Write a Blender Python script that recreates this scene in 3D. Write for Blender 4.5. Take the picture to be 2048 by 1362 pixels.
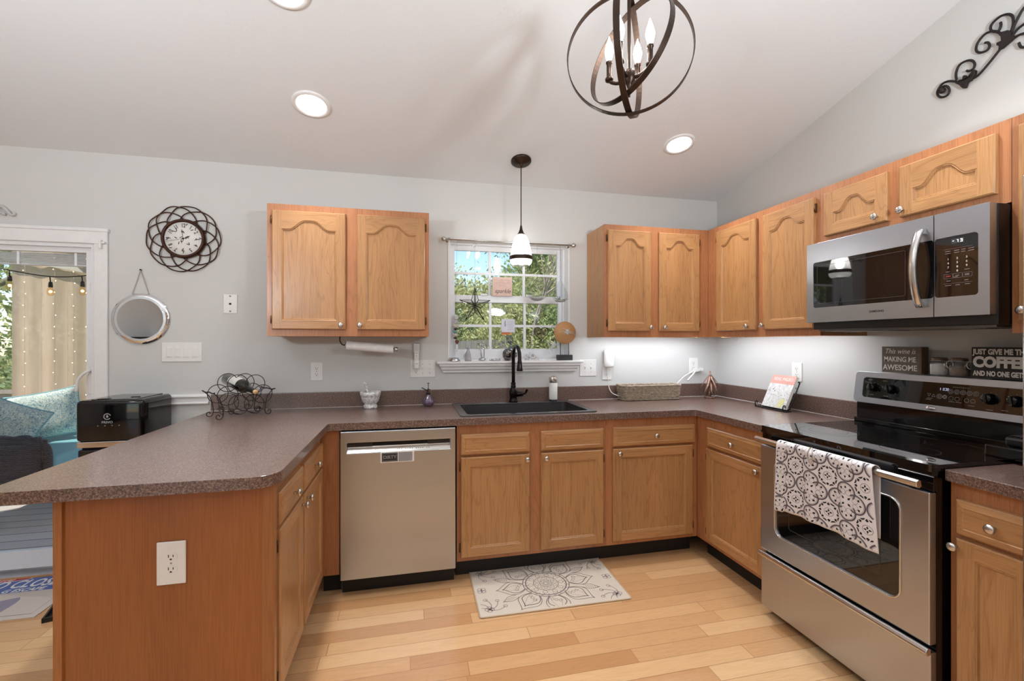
import bpy, bmesh, math, random
from mathutils import Vector, Matrix
from mathutils.geometry import tessellate_polygon
PI = math.pi
S = bpy.context.scene
C = S.collection
for o in list(bpy.data.objects):
    bpy.data.objects.remove(o)

# ------------------------------------------------------------ camera
cam_data = bpy.data.cameras.new('camera')
cam = bpy.data.objects.new('camera', cam_data)
C.objects.link(cam)
cam.location = (-2.3844, -3.1293, 1.3421)
cam.rotation_euler = (PI/2, 0, -0.2239)
cam_data.sensor_width = 36
cam_data.lens = 36*900.96/2048
cam_data.shift_y = (682.86-681)/2048
cam_data.clip_start = 0.02
cam_data.clip_end = 300
S.camera = cam

# ------------------------------------------------------------ view
S.view_settings.view_transform = 'Standard'
S.view_settings.look = 'None'
S.view_settings.gamma = 1
S.view_settings.use_curve_mapping = False
S.view_settings.exposure = 0.16

# ------------------------------------------------------------ sky and sun
world = bpy.data.worlds.new('sky')
S.world = world
world.use_nodes = True
wn = world.node_tree.nodes; wl = world.node_tree.links
wn.clear()
wo = wn.new('ShaderNodeOutputWorld'); wb = wn.new('ShaderNodeBackground')
sky = wn.new('ShaderNodeTexSky'); sky.sky_type = 'NISHITA'; sky.sun_disc = False
sky.sun_elevation = math.radians(48); #
sky.sun_rotation = math.radians(200)
sky.air_density = 1.0; sky.dust_density = 0.2; sky.ozone_density = 2.0
wb.inputs['Strength'].default_value = 0.20
wl.new(sky.outputs[0], wb.inputs[0]); wl.new(wb.outputs[0], wo.inputs[0])

def light(name, kind, loc, rot=(0,0,0), energy=10, color=(1,1,1), parent=None, **kw):
    d = bpy.data.lights.new(name, kind); d.energy = energy; d.color = color
    for k, v in kw.items(): setattr(d, k, v)
    o = bpy.data.objects.new(name, d); C.objects.link(o)
    o.location = loc; o.rotation_euler = rot; o.parent = parent
    return o
light('sun', 'SUN', (0,-10,20), Vector((.60,.44,-.67)).to_track_quat('-Z', 'Y').to_euler(), 5.0, (1,.95,.86), angle=.02)
CAN_POWER = 6.8
FILL_POWER = 52.0
CHANDELIER_EMIT = 60.0
LED_POWER = 1.5

# ------------------------------------------------------------ material helpers
def srgb(r, g, b):
    f = lambda c: (c/255/12.92) if c/255 <= .04045 else ((c/255+.055)/1.055)**2.4
    return (f(r), f(g), f(b), 1)
class NT:
    def __init__(s, name):
        s.m = bpy.data.materials.new(name); s.m.use_nodes = True
        s.n = s.m.node_tree.nodes; s.l = s.m.node_tree.links
        s.b = s.n['Principled BSDF']; s.out = s.n['Material Output']
        s.tc = s.n.new('ShaderNodeTexCoord')
    def new(s, t, **kw):
        nd = s.n.new(t)
        for k, v in kw.items():
            if k in nd.inputs.keys(): nd.inputs[k].default_value = v
            else: setattr(nd, k, v)
        return nd
    def set(s, **kw):
        for k, v in kw.items(): s.b.inputs[k.replace('_', ' ')].default_value = v
    def math(s, op, a, b=None, c=None):
        nd = s.n.new('ShaderNodeMath'); nd.operation = op
        for i, x in enumerate((a, b, c)):
            if x is None: continue
            if isinstance(x, (int, float)): nd.inputs[i].default_value = x
            else: s.l.new(x, nd.inputs[i])
        return nd.outputs[0]
    def coords(s, kind='Object', scale=(1,1,1), rnd=False, loc=(0,0,0), rot=(0,0,0)):
        mp = s.n.new('ShaderNodeMapping'); mp.inputs['Scale'].default_value = scale
        mp.inputs['Location'].default_value = loc; mp.inputs['Rotation'].default_value = rot
        src = s.tc.outputs[kind]
        if rnd:
            oi = s.n.new('ShaderNodeObjectInfo'); va = s.n.new('ShaderNodeVectorMath'); va.operation = 'ADD'
            sc = s.math('MULTIPLY', oi.outputs['Random'], 13.0)
            s.l.new(src, va.inputs[0]); s.l.new(sc, va.inputs[1]); src = va.outputs[0]
        s.l.new(src, mp.inputs['Vector'])
        return mp.outputs[0]
    def noise(s, vec, scale=5, detail=4, rough=.55, dist=0.0):
        nd = s.new('ShaderNodeTexNoise', Scale=scale, Detail=detail, Roughness=rough, Distortion=dist)
        s.l.new(vec, nd.inputs['Vector']); return nd.outputs['Fac']
    def ramp(s, fac, stops, interp='LINEAR'):
        nd = s.n.new('ShaderNodeValToRGB'); nd.color_ramp.interpolation = interp
        els = nd.color_ramp.elements
        while len(els) < len(stops): els.new(.5)
        for e, (p, c) in zip(els, stops): e.position = p; e.color = c
        s.l.new(fac, nd.inputs[0]); return nd.outputs[0]
    def mix(s, fac, a, b, mode='MIX'):
        nd = s.n.new('ShaderNodeMix'); nd.data_type = 'RGBA'; nd.blend_type = mode
        for sock, x in ((nd.inputs[0], fac), (nd.inputs[6], a), (nd.inputs[7], b)):
            if isinstance(x, (int, float)): sock.default_value = x
            elif isinstance(x, tuple): sock.default_value = x
            else: s.l.new(x, sock)
        return nd.outputs[2]
    def color(s, c): s.l.new(c, s.b.inputs['Base Color']) if not isinstance(c, tuple) else s.set(Base_Color=c)
    def bump(s, h, strength=.2, dist=.01):
        nd = s.new('ShaderNodeBump', Strength=strength, Distance=dist)
        s.l.new(h, nd.inputs['Height']); s.l.new(nd.outputs[0], s.b.inputs['Normal'])

def plain(name, col, rough=.5, metal=0, spec=.5, var=.06, scale=30, bump=0, **kw):
    """solid colour with a faint procedural unevenness"""
    t = NT(name); v = t.coords('Object')
    f = t.noise(v, scale, 3)
    lo = tuple(c*(1-var) for c in col[:3])+(1,); hi = tuple(min(1, c*(1+var)) for c in col[:3])+(1,)
    t.color(t.ramp(f, [(.3, lo), (.7, hi)]))
    t.set(Roughness=rough, Metallic=metal)
    t.b.inputs['Specular IOR Level'].default_value = spec
    if bump: t.bump(f, bump, .002)
    for k, x in kw.items(): t.set(**{k: x})
    return t.m

def emissive(name, col, strength):
    t = NT(name); t.set(Base_Color=(.8,.8,.8,1), Emission_Color=col, Emission_Strength=strength)
    return t.m

def oak(name, axis, light_c, dark_c, rough=.38):
    t = NT(name)
    sc = [7.0, 7.0, 7.0]; sc[axis] = .75
    v = t.coords('Object', tuple(sc), rnd=True)
    n1 = t.noise(v, 1.6, 3, .5, .6)
    rings = t.math('FRACT', t.math('MULTIPLY', n1, 9.0))
    tri = t.math('ABSOLUTE', t.math('SUBTRACT', rings, .5))
    sc2 = [300.0]*3; sc2[axis] = 7.0
    pores = t.noise(t.coords('Object', tuple(sc2), rnd=True), 1.0, 3, .6)
    soft = t.noise(v, .7, 2)
    base = t.ramp(tri, [(.0, dark_c), (.16, light_c), (.5, light_c)])
    blend = t.mix(.42, light_c, base)
    tone = t.ramp(soft, [(.3, (.86,.84,.82,1)), (.7, (1.08,1.08,1.08,1))])
    c = t.mix(1.0, blend, tone, 'MULTIPLY')
    pr = t.ramp(pores, [(.38, (.80,.76,.72,1)), (.56, (1.03,1.03,1.03,1))])
    t.color(t.mix(.7, c, t.mix(1.0, c, pr, 'MULTIPLY')))
    t.set(Roughness=rough, Coat_Weight=.25, Coat_Roughness=.25)
    t.bump(pores, .08, .001)
    return t.m

M = {}
OL, OD = srgb(184,136,88), srgb(146,98,58)
M['oak_v'] = oak('oak_vertical', 2, OL, OD)
M['oak_h'] = oak('oak_horizontal', 0, OL, OD)
M['oak_y'] = oak('oak_depth', 1, OL, OD)
FL, FD = srgb(180,120,78), srgb(146,92,56)
M['frame_v'] = oak('oak_frame_vertical', 2, FL, FD)
M['panel_end'] = oak('oak_veneer_end', 2, srgb(158,94,44), srgb(154,90,42))
M['oak_post'] = oak('oak_post', 2, srgb(168,108,58), srgb(150,92,48))
M['bronze'] = plain('oil_rubbed_bronze', srgb(62,48,40), .38, .8)
M['iron'] = plain('wrought_iron', srgb(48,42,40), .5, .6)
M['clockbronze'] = plain('clock_bronze', srgb(70,44,34), .42, .7, var=.3)
M['nickel'] = plain('satin_nickel', srgb(205,200,195), .26, 1)
M['hinge'] = plain('antique_brass', srgb(104,74,48), .4, .8)
M['chrome'] = plain('chrome', srgb(225,225,228), .08, 1)
M['white'] = plain('white_plastic', srgb(232,230,226), .35, var=.02)
M['whitetrim'] = plain('white_trim_paint', srgb(232,231,230), .35, var=.02)
M['vinyl'] = plain('white_vinyl', srgb(235,236,238), .3, var=.02)
M['black'] = plain('black_plastic', srgb(18,17,17), .3)
M['blackgloss'] = plain('black_gloss', srgb(12,11,12), .06)
M['blackglass'] = plain('black_glass', srgb(14,12,13), .03, Coat_Weight=.6, Coat_Roughness=.02)
M['toe'] = plain('black_toe_kick', srgb(24,20,18), .6)
M['dark'] = plain('dark_gap', srgb(14,13,12), .8)
M['slot'] = plain('dark_slot', srgb(40,36,34), .6)
M['ink'] = plain('white_ink', srgb(225,222,215), .6)
M['greyink'] = plain('grey_ink', srgb(150,148,150), .6)

def steel(name, axis, col=srgb(190,186,182), rough=.27):
    t = NT(name)
    sc = [900.0]*3; sc[axis] = 3.0
    f = t.noise(t.coords('Object', tuple(sc)), 1.0, 2)
    t.color(t.ramp(f, [(.3, tuple(c*.985 for c in col[:3])+(1,)), (.7, col)]))
    t.set(Metallic=1.0, Anisotropic=.45)
    r = t.n.new('ShaderNodeMapRange'); r.inputs['To Min'].default_value = rough; r.inputs['To Max'].default_value = rough+.02
    t.l.new(f, r.inputs['Value']); t.l.new(r.outputs[0], t.b.inputs['Roughness'])
    return t.m
M['steel'] = steel('brushed_steel', 0, srgb(186,191,198))
M['steel_light'] = steel('brushed_steel_bright', 0, srgb(214,212,208), .22)

# walls, ceiling
t = NT('wall_paint'); f = t.noise(t.coords('Object'), 260, 3)
t.color(t.ramp(f, [(.3, srgb(205,204,200)), (.7, srgb(209,208,205))])); t.set(Roughness=.62); t.bump(f, .05, .0006); M['wall'] = t.m
t = NT('ceiling_texture'); v = t.coords('Object')
sw = t.noise(v, 16, 6, .62, 2.4); msk = t.noise(v, 2.2, 2)
h = t.math('MULTIPLY', t.math('GREATER_THAN', sw, .56), t.math('MULTIPLY', msk, t.noise(v, 60, 3)))
t.color(srgb(224,226,228)); t.set(Roughness=.75)
t.bump(h, .38, .008); M['ceil'] = t.m

# floor: strip planks running along x
def planks(name, w, L, cols, gap, rough, along='x', coat=.3, gw=.0011, sheen=None):
    t = NT(name)
    sep = t.n.new('ShaderNodeSeparateXYZ'); t.l.new(t.tc.outputs['Object'], sep.inputs[0])
    X, Y = (sep.outputs[0], sep.outputs[1]) if along == 'x' else (sep.outputs[1], sep.outputs[0])
    yr = t.math('DIVIDE', Y, w); row = t.math('FLOOR', yr)
    wn_ = t.n.new('ShaderNodeTexWhiteNoise'); wn_.noise_dimensions = '1D'; t.l.new(row, wn_.inputs['W'])
    off = t.math('MULTIPLY', wn_.outputs['Value'], 5.0)
    Lr = t.math('ADD', t.math('MULTIPLY', wn_.outputs['Value'], L*.5), L*.75)
    xr = t.math('ADD', t.math('DIVIDE', X, Lr), off); col_i = t.math('FLOOR', xr)
    cb = t.n.new('ShaderNodeCombineXYZ'); t.l.new(row, cb.inputs[0]); t.l.new(col_i, cb.inputs[1])
    w2 = t.n.new('ShaderNodeTexWhiteNoise'); w2.noise_dimensions = '3D'; t.l.new(cb.outputs[0], w2.inputs['Vector'])
    base = t.ramp(w2.outputs['Value'], cols)
    va = t.n.new('ShaderNodeVectorMath'); va.operation = 'MULTIPLY_ADD'
    t.l.new(w2.outputs['Color'], va.inputs[0]); va.inputs[1].default_value = (7,7,7)
    mp = t.coords('Object', (1.6,13,1) if along == 'x' else (13,1.6,1)); t.l.new(mp, va.inputs[2])
    g1 = t.noise(va.outputs[0], 2.0, 4, .55, .8)
    rg = t.math('ABSOLUTE', t.math('SUBTRACT', t.math('FRACT', t.math('MULTIPLY', g1, 7.0)), .5))
    gr = t.ramp(rg, [(.0, (.86,.82,.78,1)), (.2, (1,1,1,1))])
    c = t.mix(.45, base, t.mix(1.0, base, gr, 'MULTIPLY'))
    fine = t.noise(t.coords('Object', (8,260,1) if along == 'x' else (260,8,1)), 1, 2)
    c = t.mix(1.0, c, t.ramp(fine, [(.35, (.93,.92,.9,1)), (.6, (1.02,1.02,1.02,1))]), 'MULTIPLY')
    fy = t.math('FRACT', yr); ey = t.math('MINIMUM', fy, t.math('SUBTRACT', 1.0, fy)); my = t.math('LESS_THAN', ey, gw/w)
    fx = t.math('FRACT', xr); ex = t.math('MINIMUM', fx, t.math('SUBTRACT', 1.0, fx)); mx = t.math('LESS_THAN', ex, gw/L)
    mm = t.math('MAXIMUM', my, mx)
    t.color(t.mix(mm, c, gap))
    t.set(Roughness=rough, Coat_Weight=coat, Coat_Roughness=.2)
    t.bump(t.math('SUBTRACT', 1.0, mm), .25, .001)
    return t.m
M['floor'] = planks('oak_strip_floor', .083, .95, [(0, srgb(188,138,92)), (.25, srgb(204,158,112)), (.7, srgb(213,168,120)), (1, srgb(222,182,136))], srgb(150,104,66), .33, coat=.5)
M['deck'] = planks('deck_boards', .14, 5.0, [(0, srgb(214,204,198)), (1, srgb(228,218,212))], srgb(80,70,66), .55, coat=.1, gw=.004)

# speckled laminate
t = NT('speckled_laminate'); v = t.coords('Object')
n1 = t.noise(v, 190, 5, .75); n2 = t.noise(v, 600, 2, .5)
c1 = t.ramp(n1, [(.38, srgb(60,43,38)), (.5, srgb(108,84,75)), (.62, srgb(158,132,120))])
c2 = t.ramp(n2, [(.40, (.72,.68,.66,1)), (.55, (1,1,1,1)), (.72, (1.35,1.3,1.25,1))])
t.color(t.mix(1.0, c1, c2, 'MULTIPLY')); t.set(Roughness=.3, Coat_Weight=.55, Coat_Roughness=.16); t.b.inputs['Specular IOR Level'].default_value = .7
M['counter'] = t.m
t = NT('white_marble'); v = t.coords('Object')
n1 = t.noise(v, 14, 5, .6, 2.5)
t.color(t.ramp(t.math('ABSOLUTE', t.math('SUBTRACT', n1, .5)), [(0, srgb(150,148,150)), (.035, srgb(214,212,210)), (.1, srgb(236,235,232))])); t.set(Roughness=.3); M['marble'] = t.m
def glass(name, col=(1,1,1,1), rough=0.0, ior=1.3):
    """thin clear glass: mostly see-through with a fresnel sheen"""
    t = NT(name)
    tr = t.new('ShaderNodeBsdfTransparent'); tr.inputs[0].default_value = col
    gl = t.new('ShaderNodeBsdfGlossy'); gl.inputs['Roughness'].default_value = .02
    lw = t.new('ShaderNodeLayerWeight'); lw.inputs[0].default_value = .5; fo = t.math('ADD', t.math('MULTIPLY', t.math('POWER', lw.outputs['Facing'], 5.0), .55 if ior > 1.3 else .4), .03)
    mx = t.new('ShaderNodeMixShader'); t.l.new(fo, mx.inputs[0]); t.l.new(tr.outputs[0], mx.inputs[1]); t.l.new(gl.outputs[0], mx.inputs[2])
    t.l.new(mx.outputs[0], t.out.inputs[0]); return t.m
M['glass'] = glass('window_glass', (.97,.98,.98,1), ior=1.25)
M['clear'] = glass('clear_thin_glass', (.90,.92,.93,1), ior=1.45)

# ------------------------------------------------------------ mesh helpers
class MB:
    def __init__(s): s.v = []; s.f = []; s.mi = []; s.sm = []
    def add(s, verts, faces, mi=0, smooth=False):
        k = len(s.v); s.v += [tuple(p) for p in verts]
        for f in faces: s.f.append([i+k for i in f]); s.mi.append(mi); s.sm.append(smooth)
        return s
    def box(s, x0, x1, y0, y1, z0, z1, mi=0, bev=0, seg=2, M4=None):
        bm = bmesh.new(); bmesh.ops.create_cube(bm, size=1)
        for v in bm.verts:
            v.co = Vector(((x0+x1)/2+v.co.x*(x1-x0), (y0+y1)/2+v.co.y*(y1-y0), (z0+z1)/2+v.co.z*(z1-z0)))
        if bev: bmesh.ops.bevel(bm, geom=bm.edges[:], offset=bev, segments=seg, profile=.5, affect='EDGES')
        if M4: bm.transform(M4)
        bm.verts.index_update()
        s.add([v.co for v in bm.verts], [[v.index for v in f.verts] for f in bm.faces], mi, bool(bev) and seg > 2)
        bm.free(); return s
    def poly(s, outer, holes=(), axis='z', a=0, b=1, mi=0, mi_side=None):
        """extrude a 2-D polygon (with holes) between a and b along an axis"""
        loops = [list(outer)]+[list(h) for h in holes]
        tri = tessellate_polygon([[Vector((p[0], p[1], 0)) for p in l] for l in loops])
        pts = [p for l in loops for p in l]
        def to(p, c): return {'z': (p[0], p[1], c), 'y': (p[0], c, p[1]), 'x': (c, p[0], p[1])}[axis]
        n = len(pts)
        V = [to(p, a) for p in pts]+[to(p, b) for p in pts]
        F = [list(t_) for t_ in tri]+[[i+n for i in reversed(t_)] for t_ in tri]
        s.add(V, F, mi)
        k = len(s.v)-2*n; st = 0
        for l in loops:
            m = len(l)
            for i in range(m):
                j = (i+1) % m
                s.f.append([k+st+i, k+st+j, k+st+j+n, k+st+i+n]); s.mi.append(mi if mi_side is None else mi_side); s.sm.append(False)
            st += m
        return s
    def tube(s, pts, r, seg=8, closed=False, mi=0, cap=True, flat=None):
        P = [Vector(p) for p in pts]; n = len(P)
        rs = r if isinstance(r, (list, tuple)) else [r]*n
        T = []
        for i in range(n):
            a = P[(i-1) % n] if (closed or i > 0) else P[i]; b = P[(i+1) % n] if (closed or i < n-1) else P[i]
            d = (b-a); T.append(d.normalized() if d.length > 1e-9 else Vector((0,0,1)))
        up = Vector((0,0,1)) if abs(T[0].z) < .9 else Vector((1,0,0))
        N = (up-T[0]*up.dot(T[0])).normalized(); V = []
        for i in range(n):
            if i: N = (N-T[i]*N.dot(T[i])); N = N.normalized() if N.length > 1e-6 else T[i].orthogonal().normalized()
            B = T[i].cross(N)
            for k in range(seg):
                a = 2*PI*k/seg; V.append(P[i]+(N*math.cos(a)+B*math.sin(a))*rs[i])
        F = []
        for i in range(n if closed else n-1):
            j = (i+1) % n
            for k in range(seg):
                l = (k+1) % seg; F.append([i*seg+k, i*seg+l, j*seg+l, j*seg+k])
        if not closed and cap:
            F.append(list(range(seg))[::-1]); F.append([(n-1)*seg+k for k in range(seg)])
        return s.add(V, F, mi, True)
    def lathe(s, prof, seg=24, M4=None, mi=0, smooth=True, cap=True):
        V = []; F = []
        for r, z in prof:
            for k in range(seg):
                a = 2*PI*k/seg; V.append(Vector((r*math.cos(a), r*math.sin(a), z)))
        for i in range(len(prof)-1):
            for k in range(seg):
                l = (k+1) % seg; F.append([i*seg+k, i*seg+l, (i+1)*seg+l, (i+1)*seg+k])
        if cap:
            if prof[0][0] > 1e-5: F.append(list(range(seg))[::-1])
            if prof[-1][0] > 1e-5: F.append([(len(prof)-1)*seg+k for k in range(seg)])
        if M4: V = [M4 @ v for v in V]
        return s.add(V, F, mi, smooth)
    def sphere(s, c, r, seg=16, rings=10, mi=0, sc=(1,1,1)):
        pr = [(math.sin(PI*i/rings), -math.cos(PI*i/rings)) for i in range(rings+1)]
        m4 = Matrix.Translation(c) @ Matrix.Diagonal((r*sc[0], r*sc[1], r*sc[2], 1))
        return s.lathe([(max(a, 1e-6), b) for a, b in pr], seg, m4, mi, cap=False)
    def ribbon(s, pts, w, fn, closed=False, mi=0):
        """flat stroke of width w along 2-D points, laid on a surface by fn(u, v)"""
        P = [Vector((p[0], p[1])) for p in pts]; n = len(P); V = []; F = []
        for i in range(n):
            a = P[(i-1) % n] if (closed or i > 0) else P[i]; b = P[(i+1) % n] if (closed or i < n-1) else P[i]
            d = b-a; d = d.normalized() if d.length > 1e-9 else Vector((1,0)); nn = Vector((-d.y, d.x))*w/2
            for q in (P[i]+nn, P[i]-nn): V.append(fn(q.x, q.y))
        for i in range(n if closed else n-1):
            j = (i+1) % n; F.append([2*i, 2*i+1, 2*j+1, 2*j])
        return s.add(V, F, mi)
    def blob(s, pts, fn, mi=0):
        cx_ = sum(p[0] for p in pts)/len(pts); cy_ = sum(p[1] for p in pts)/len(pts)
        V = [fn(cx_, cy_)]+[fn(*p) for p in pts]; n = len(pts)
        return s.add(V, [[0, i+1, (i+1) % n+1] for i in range(n)], mi)
    def build(s, name, mats, parent=None, loc=(0,0,0), rot=(0,0,0), bevel=0, subsurf=0, solid=0):
        me = bpy.data.meshes.new(name); me.from_pydata(s.v, [], s.f)
        for m in (mats if isinstance(mats, (list, tuple)) else [mats]): me.materials.append(M[m] if isinstance(m, str) else m)
        me.polygons.foreach_set('material_index', s.mi); me.polygons.foreach_set('use_smooth', s.sm)
        bm = bmesh.new(); bm.from_mesh(me); bmesh.ops.recalc_face_normals(bm, faces=bm.faces[:]); bm.to_mesh(me); bm.free()
        me.update()
        o = bpy.data.objects.new(name, me); C.objects.link(o)
        o.parent = parent; o.location = loc; o.rotation_euler = rot
        if solid: md = o.modifiers.new('thickness', 'SOLIDIFY'); md.thickness = solid; md.offset = 0
        if bevel:
            md = o.modifiers.new('bevel', 'BEVEL'); md.width = bevel; md.segments = 2; md.limit_method = 'ANGLE'; md.angle_limit = math.radians(50)
        if subsurf: md = o.modifiers.new('sub', 'SUBSURF'); md.levels = subsurf; md.render_levels = subsurf
        return o

def tag(o, label=None, cat=None, group=None, kind=None):
    if label: o['label'] = label
    if cat: o['category'] = cat
    if group: o['group'] = group
    if kind: o['kind'] = kind
    return o
def thing(name, label, cat, loc=(0,0,0), rotz=0, group=None, kind=None):
    o = bpy.data.objects.new(name, None); C.objects.link(o); o.empty_display_size = .05
    o.location = loc; o.rotation_euler = (0, 0, rotz)
    return tag(o, label, cat, group, kind)
def copy_tree(o, parent=None):
    c = o.copy(); C.objects.link(c); c.parent = parent
    for ch in list(o.children): copy_tree(ch, c)
    return c
def text(name, body, size, mat, parent, loc, rot, bold=0, sx=1, shear=0, depth=.0006, align='CENTER', spacing=1, label=None):
    cu = bpy.data.curves.new(name, 'FONT'); cu.body = body; cu.size = size; cu.offset = bold; cu.extrude = depth
    cu.align_x = align; cu.align_y = 'CENTER'; cu.shear = shear; cu.space_character = spacing; cu.resolution_u = 3
    tmp = bpy.data.objects.new(name, cu); C.objects.link(tmp)
    dg = bpy.context.evaluated_depsgraph_get()
    me = bpy.data.meshes.new_from_object(tmp.evaluated_get(dg)); bpy.data.objects.remove(tmp)
    me.name = name; me.materials.clear(); me.materials.append(M[mat])
    o = bpy.data.objects.new(name, me); C.objects.link(o); o.parent = parent; o.location = loc; o.rotation_euler = rot; o.scale = (sx, 1, 1)
    if label: o['label'] = label
    return o
FRONT = (PI/2, 0, 0)            # lettering that faces local -y
def circ(cx, cy, r, n=24, a0=0, a1=2*PI, ry=None):
    closed = abs(a1-a0-2*PI) < 1e-6; m = n if closed else n+1
    return [(cx+r*math.cos(a0+(a1-a0)*i/n), cy+(ry or r)*math.sin(a0+(a1-a0)*i/n)) for i in range(m)]
def rrect(x0, x1, y0, y1, r, n=5):
    P = []
    for cx_, cy_, a in ((x1-r, y0+r, -PI/2), (x1-r, y1-r, 0), (x0+r, y1-r, PI/2), (x0+r, y0+r, PI)):
        for i in range(n+1): P.append((cx_+r*math.cos(a+PI/2*i/n), cy_+r*math.sin(a+PI/2*i/n)))
    return P
def smooth(pts, n=6, closed=False):
    P = [Vector(p) for p in pts]; m = len(P); out = []
    for i in range(m if closed else m-1):
        p0 = P[(i-1) % m] if (closed or i > 0) else P[i]; p1 = P[i]; p2 = P[(i+1) % m]
        p3 = P[(i+2) % m] if (closed or i < m-2) else P[i+1]
        for k in range(n):
            t_ = k/n
            out.append(.5*((2*p1)+(-p0+p2)*t_+(2*p0-5*p1+4*p2-p3)*t_*t_+(-p0+3*p1-3*p2+p3)*t_**3))
    if not closed: out.append(P[-1])
    return out
def struct(o): o['kind'] = 'structure'; return o

# ------------------------------------------------------------ the room
RX0, RY0 = -7.2, -7.4           # left wall and rear wall
SL = .247
def cz(y): return 2.4527-SL*y if y > -3.7 else 2.4527+SL*3.7+SL*(y+3.7)
WT = .15
m = MB(); m.box(RX0, 0, RY0, 0, -.12, 0); struct(m.build('floor', 'floor'))
# back wall with window and sliding door openings
WX0, WX1, WZ0, WZ1 = -2.125, -1.239, 1.205, 2.056     # kitchen window
DX0, DX1, DZ = -6.05, -4.185, 1.915                    # sliding door
m = MB(); m.poly([(RX0-.15, -.12), (.15, -.12), (.15, 2.60), (RX0-.15, 2.60)],
                 [[(WX0, WZ0), (WX1, WZ0), (WX1, WZ1), (WX0, WZ1)], [(DX0, -.03), (DX1, -.03), (DX1, DZ), (DX0, DZ)]], 'y', 0, WT)
struct(m.build('wall_back', 'wall'))
side = [(0, -.12), (0, cz(0)+.15), (-3.7, cz(-3.7)+.15), (RY0, cz(RY0)+.15), (RY0, -.12)]
m = MB(); m.poly(side, (), 'x', 0, .15); struct(m.build('wall_right', 'wall'))
m = MB(); m.poly(side, (), 'x', RX0-.15, RX0); struct(m.build('wall_left', 'wall'))
m = MB(); m.poly([(RX0-.15, -.12), (.15, -.12), (.15, 2.60), (RX0-.15, 2.60)],
                 [[(-6.6, 0.02), (-4.8, .02), (-4.8, 2.1), (-6.6, 2.1)]], 'y', RY0-.15, RY0)
struct(m.build('wall_rear', 'wall'))
for i, (x0, x1, z0, z1) in enumerate(((-6.6, -4.8, .02, 2.1),)):  # unseen rear opening, added to let soft sky light into the room
    m = MB(); y0, y1 = RY0-.12, RY0-.04
    m.box(x0, x1, y0, y1, z0, z0+.06); m.box(x0, x1, y0, y1, z1-.06, z1); m.box(x0, x0+.06, y0, y1, z0, z1); m.box(x1-.06, x1, y0, y1, z0, z1)
    m.box((x0+x1)/2-.03, (x0+x1)/2+.03, y0, y1, z0, z1); struct(m.build('window_%d' % (i+2), 'vinyl'))
def slab(name, ya, yb, mat):
    m = MB(); v = []
    for x in (RX0-.15, .15):
        for y, z in ((ya, cz(ya)), (yb, cz(yb))): v += [(x, y, z), (x, y, z+.14)]
    m.add(v, [[0,2,6,4], [1,5,7,3], [0,4,5,1], [2,3,7,6], [0,1,3,2], [4,6,7,5]]); return struct(m.build(name, mat))
slab('ceiling', .15, -3.7, 'ceil'); slab('ceiling_rear', -3.7, RY0-.15, 'ceil')
m = MB(); m.box(RX0, -4.118, -.016, 0, 0, .1)

# ------------------------------------------------------------ kitchen window
win = bpy.data.objects.new('window_1', None); C.objects.link(win); struct(win)
m = MB(); a = .012
m.box(WX0, WX0+a, -.004, WT, WZ0, WZ1); m.box(WX1-a, WX1, -.004, WT, WZ0, WZ1); m.box(WX0, WX1, -.004, WT, WZ1-a, WZ1); m.box(WX0, WX1, 0, WT, WZ0, WZ0+a)
m.build('jamb_liner', 'whitetrim', win)
fx0, fx1, fz0, fz1 = WX0+.012, WX1-.012, WZ0+.012, WZ1-.012
gx0, gx1 = -2.068, -1.296
def sash(z0, z1, y0, y1, st, rl_b, rl_t):
    m = MB()
    m.box(gx0-st, gx0, y0, y1, z0, z1, bev=.003); m.box(gx1, gx1+st, y0, y1, z0, z1, bev=.003)
    m.box(gx0, gx1, y0, y1, z0, z0+rl_b, bev=.003); m.box(gx0, gx1, y0, y1, z1-rl_t, z1, bev=.003)
    ym = (y0+y1)/2; zz0, zz1 = z0+rl_b, z1-rl_t; W = (gx1-gx0)
    for k in (1, 2): m.box(gx0+W*k/3-.009, gx0+W*k/3+.009, ym-.006, ym+.006, zz0, zz1)
    m.box(gx0, gx1, ym-.0053, ym+.0053, (zz0+zz1)/2-.009, (zz0+zz1)/2+.009)
    s_ = m.build('sash', 'vinyl', win)
    g = MB(); g.box(gx0, gx1, ym-.002, ym+.002, zz0, zz1); g.build('pane', 'glass', s_)
sash(1.622, 2.043, .118, .142, .03, .052, .045)
sash(1.217, 1.675, .092, .116, .03, .070, .052)
m = MB()
m.box(fx0, gx0-.03, .075, .148, fz0, fz1); m.box(gx1+.03, fx1, .075, .148, fz0, fz1); m.box(fx0, fx1, .08, .148, fz1-.012, fz1); m.box(fx0, fx1, .08, .148, fz0, fz0+.012)
for x in (-1.86, -1.52): m.box(x-.025, x+.025, .086, .094, 1.672, 1.688, bev=.002)
m.build('window_frame', 'vinyl', win)
m = MB(); m.box(-2.205, -1.148, -.055, .09, 1.187, 1.205, bev=.006, seg=3); struct(m.build('window_sill', 'whitetrim', win))
m = MB()   # moulded apron under the sill
prof = [(-.004, 1.187), (-.046, 1.187), (-.044, 1.172), (-.034, 1.165), (-.030, 1.150), (-.020, 1.140), (-.018, 1.128), (-.004, 1.128)]
V = []; n = len(prof)
for x, sgn in ((-2.190, 1), (-1.163, -1)):
    for (y, z) in prof: V.append((x+sgn*(1.187-z)*.55, y, z))
m.add(V, [[i, (i+1) % n, (i+1) % n+n, i+n] for i in range(n)]+[list(range(n)), list(range(n, 2*n))[::-1]])
struct(m.build('apron', 'whitetrim', win))

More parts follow.
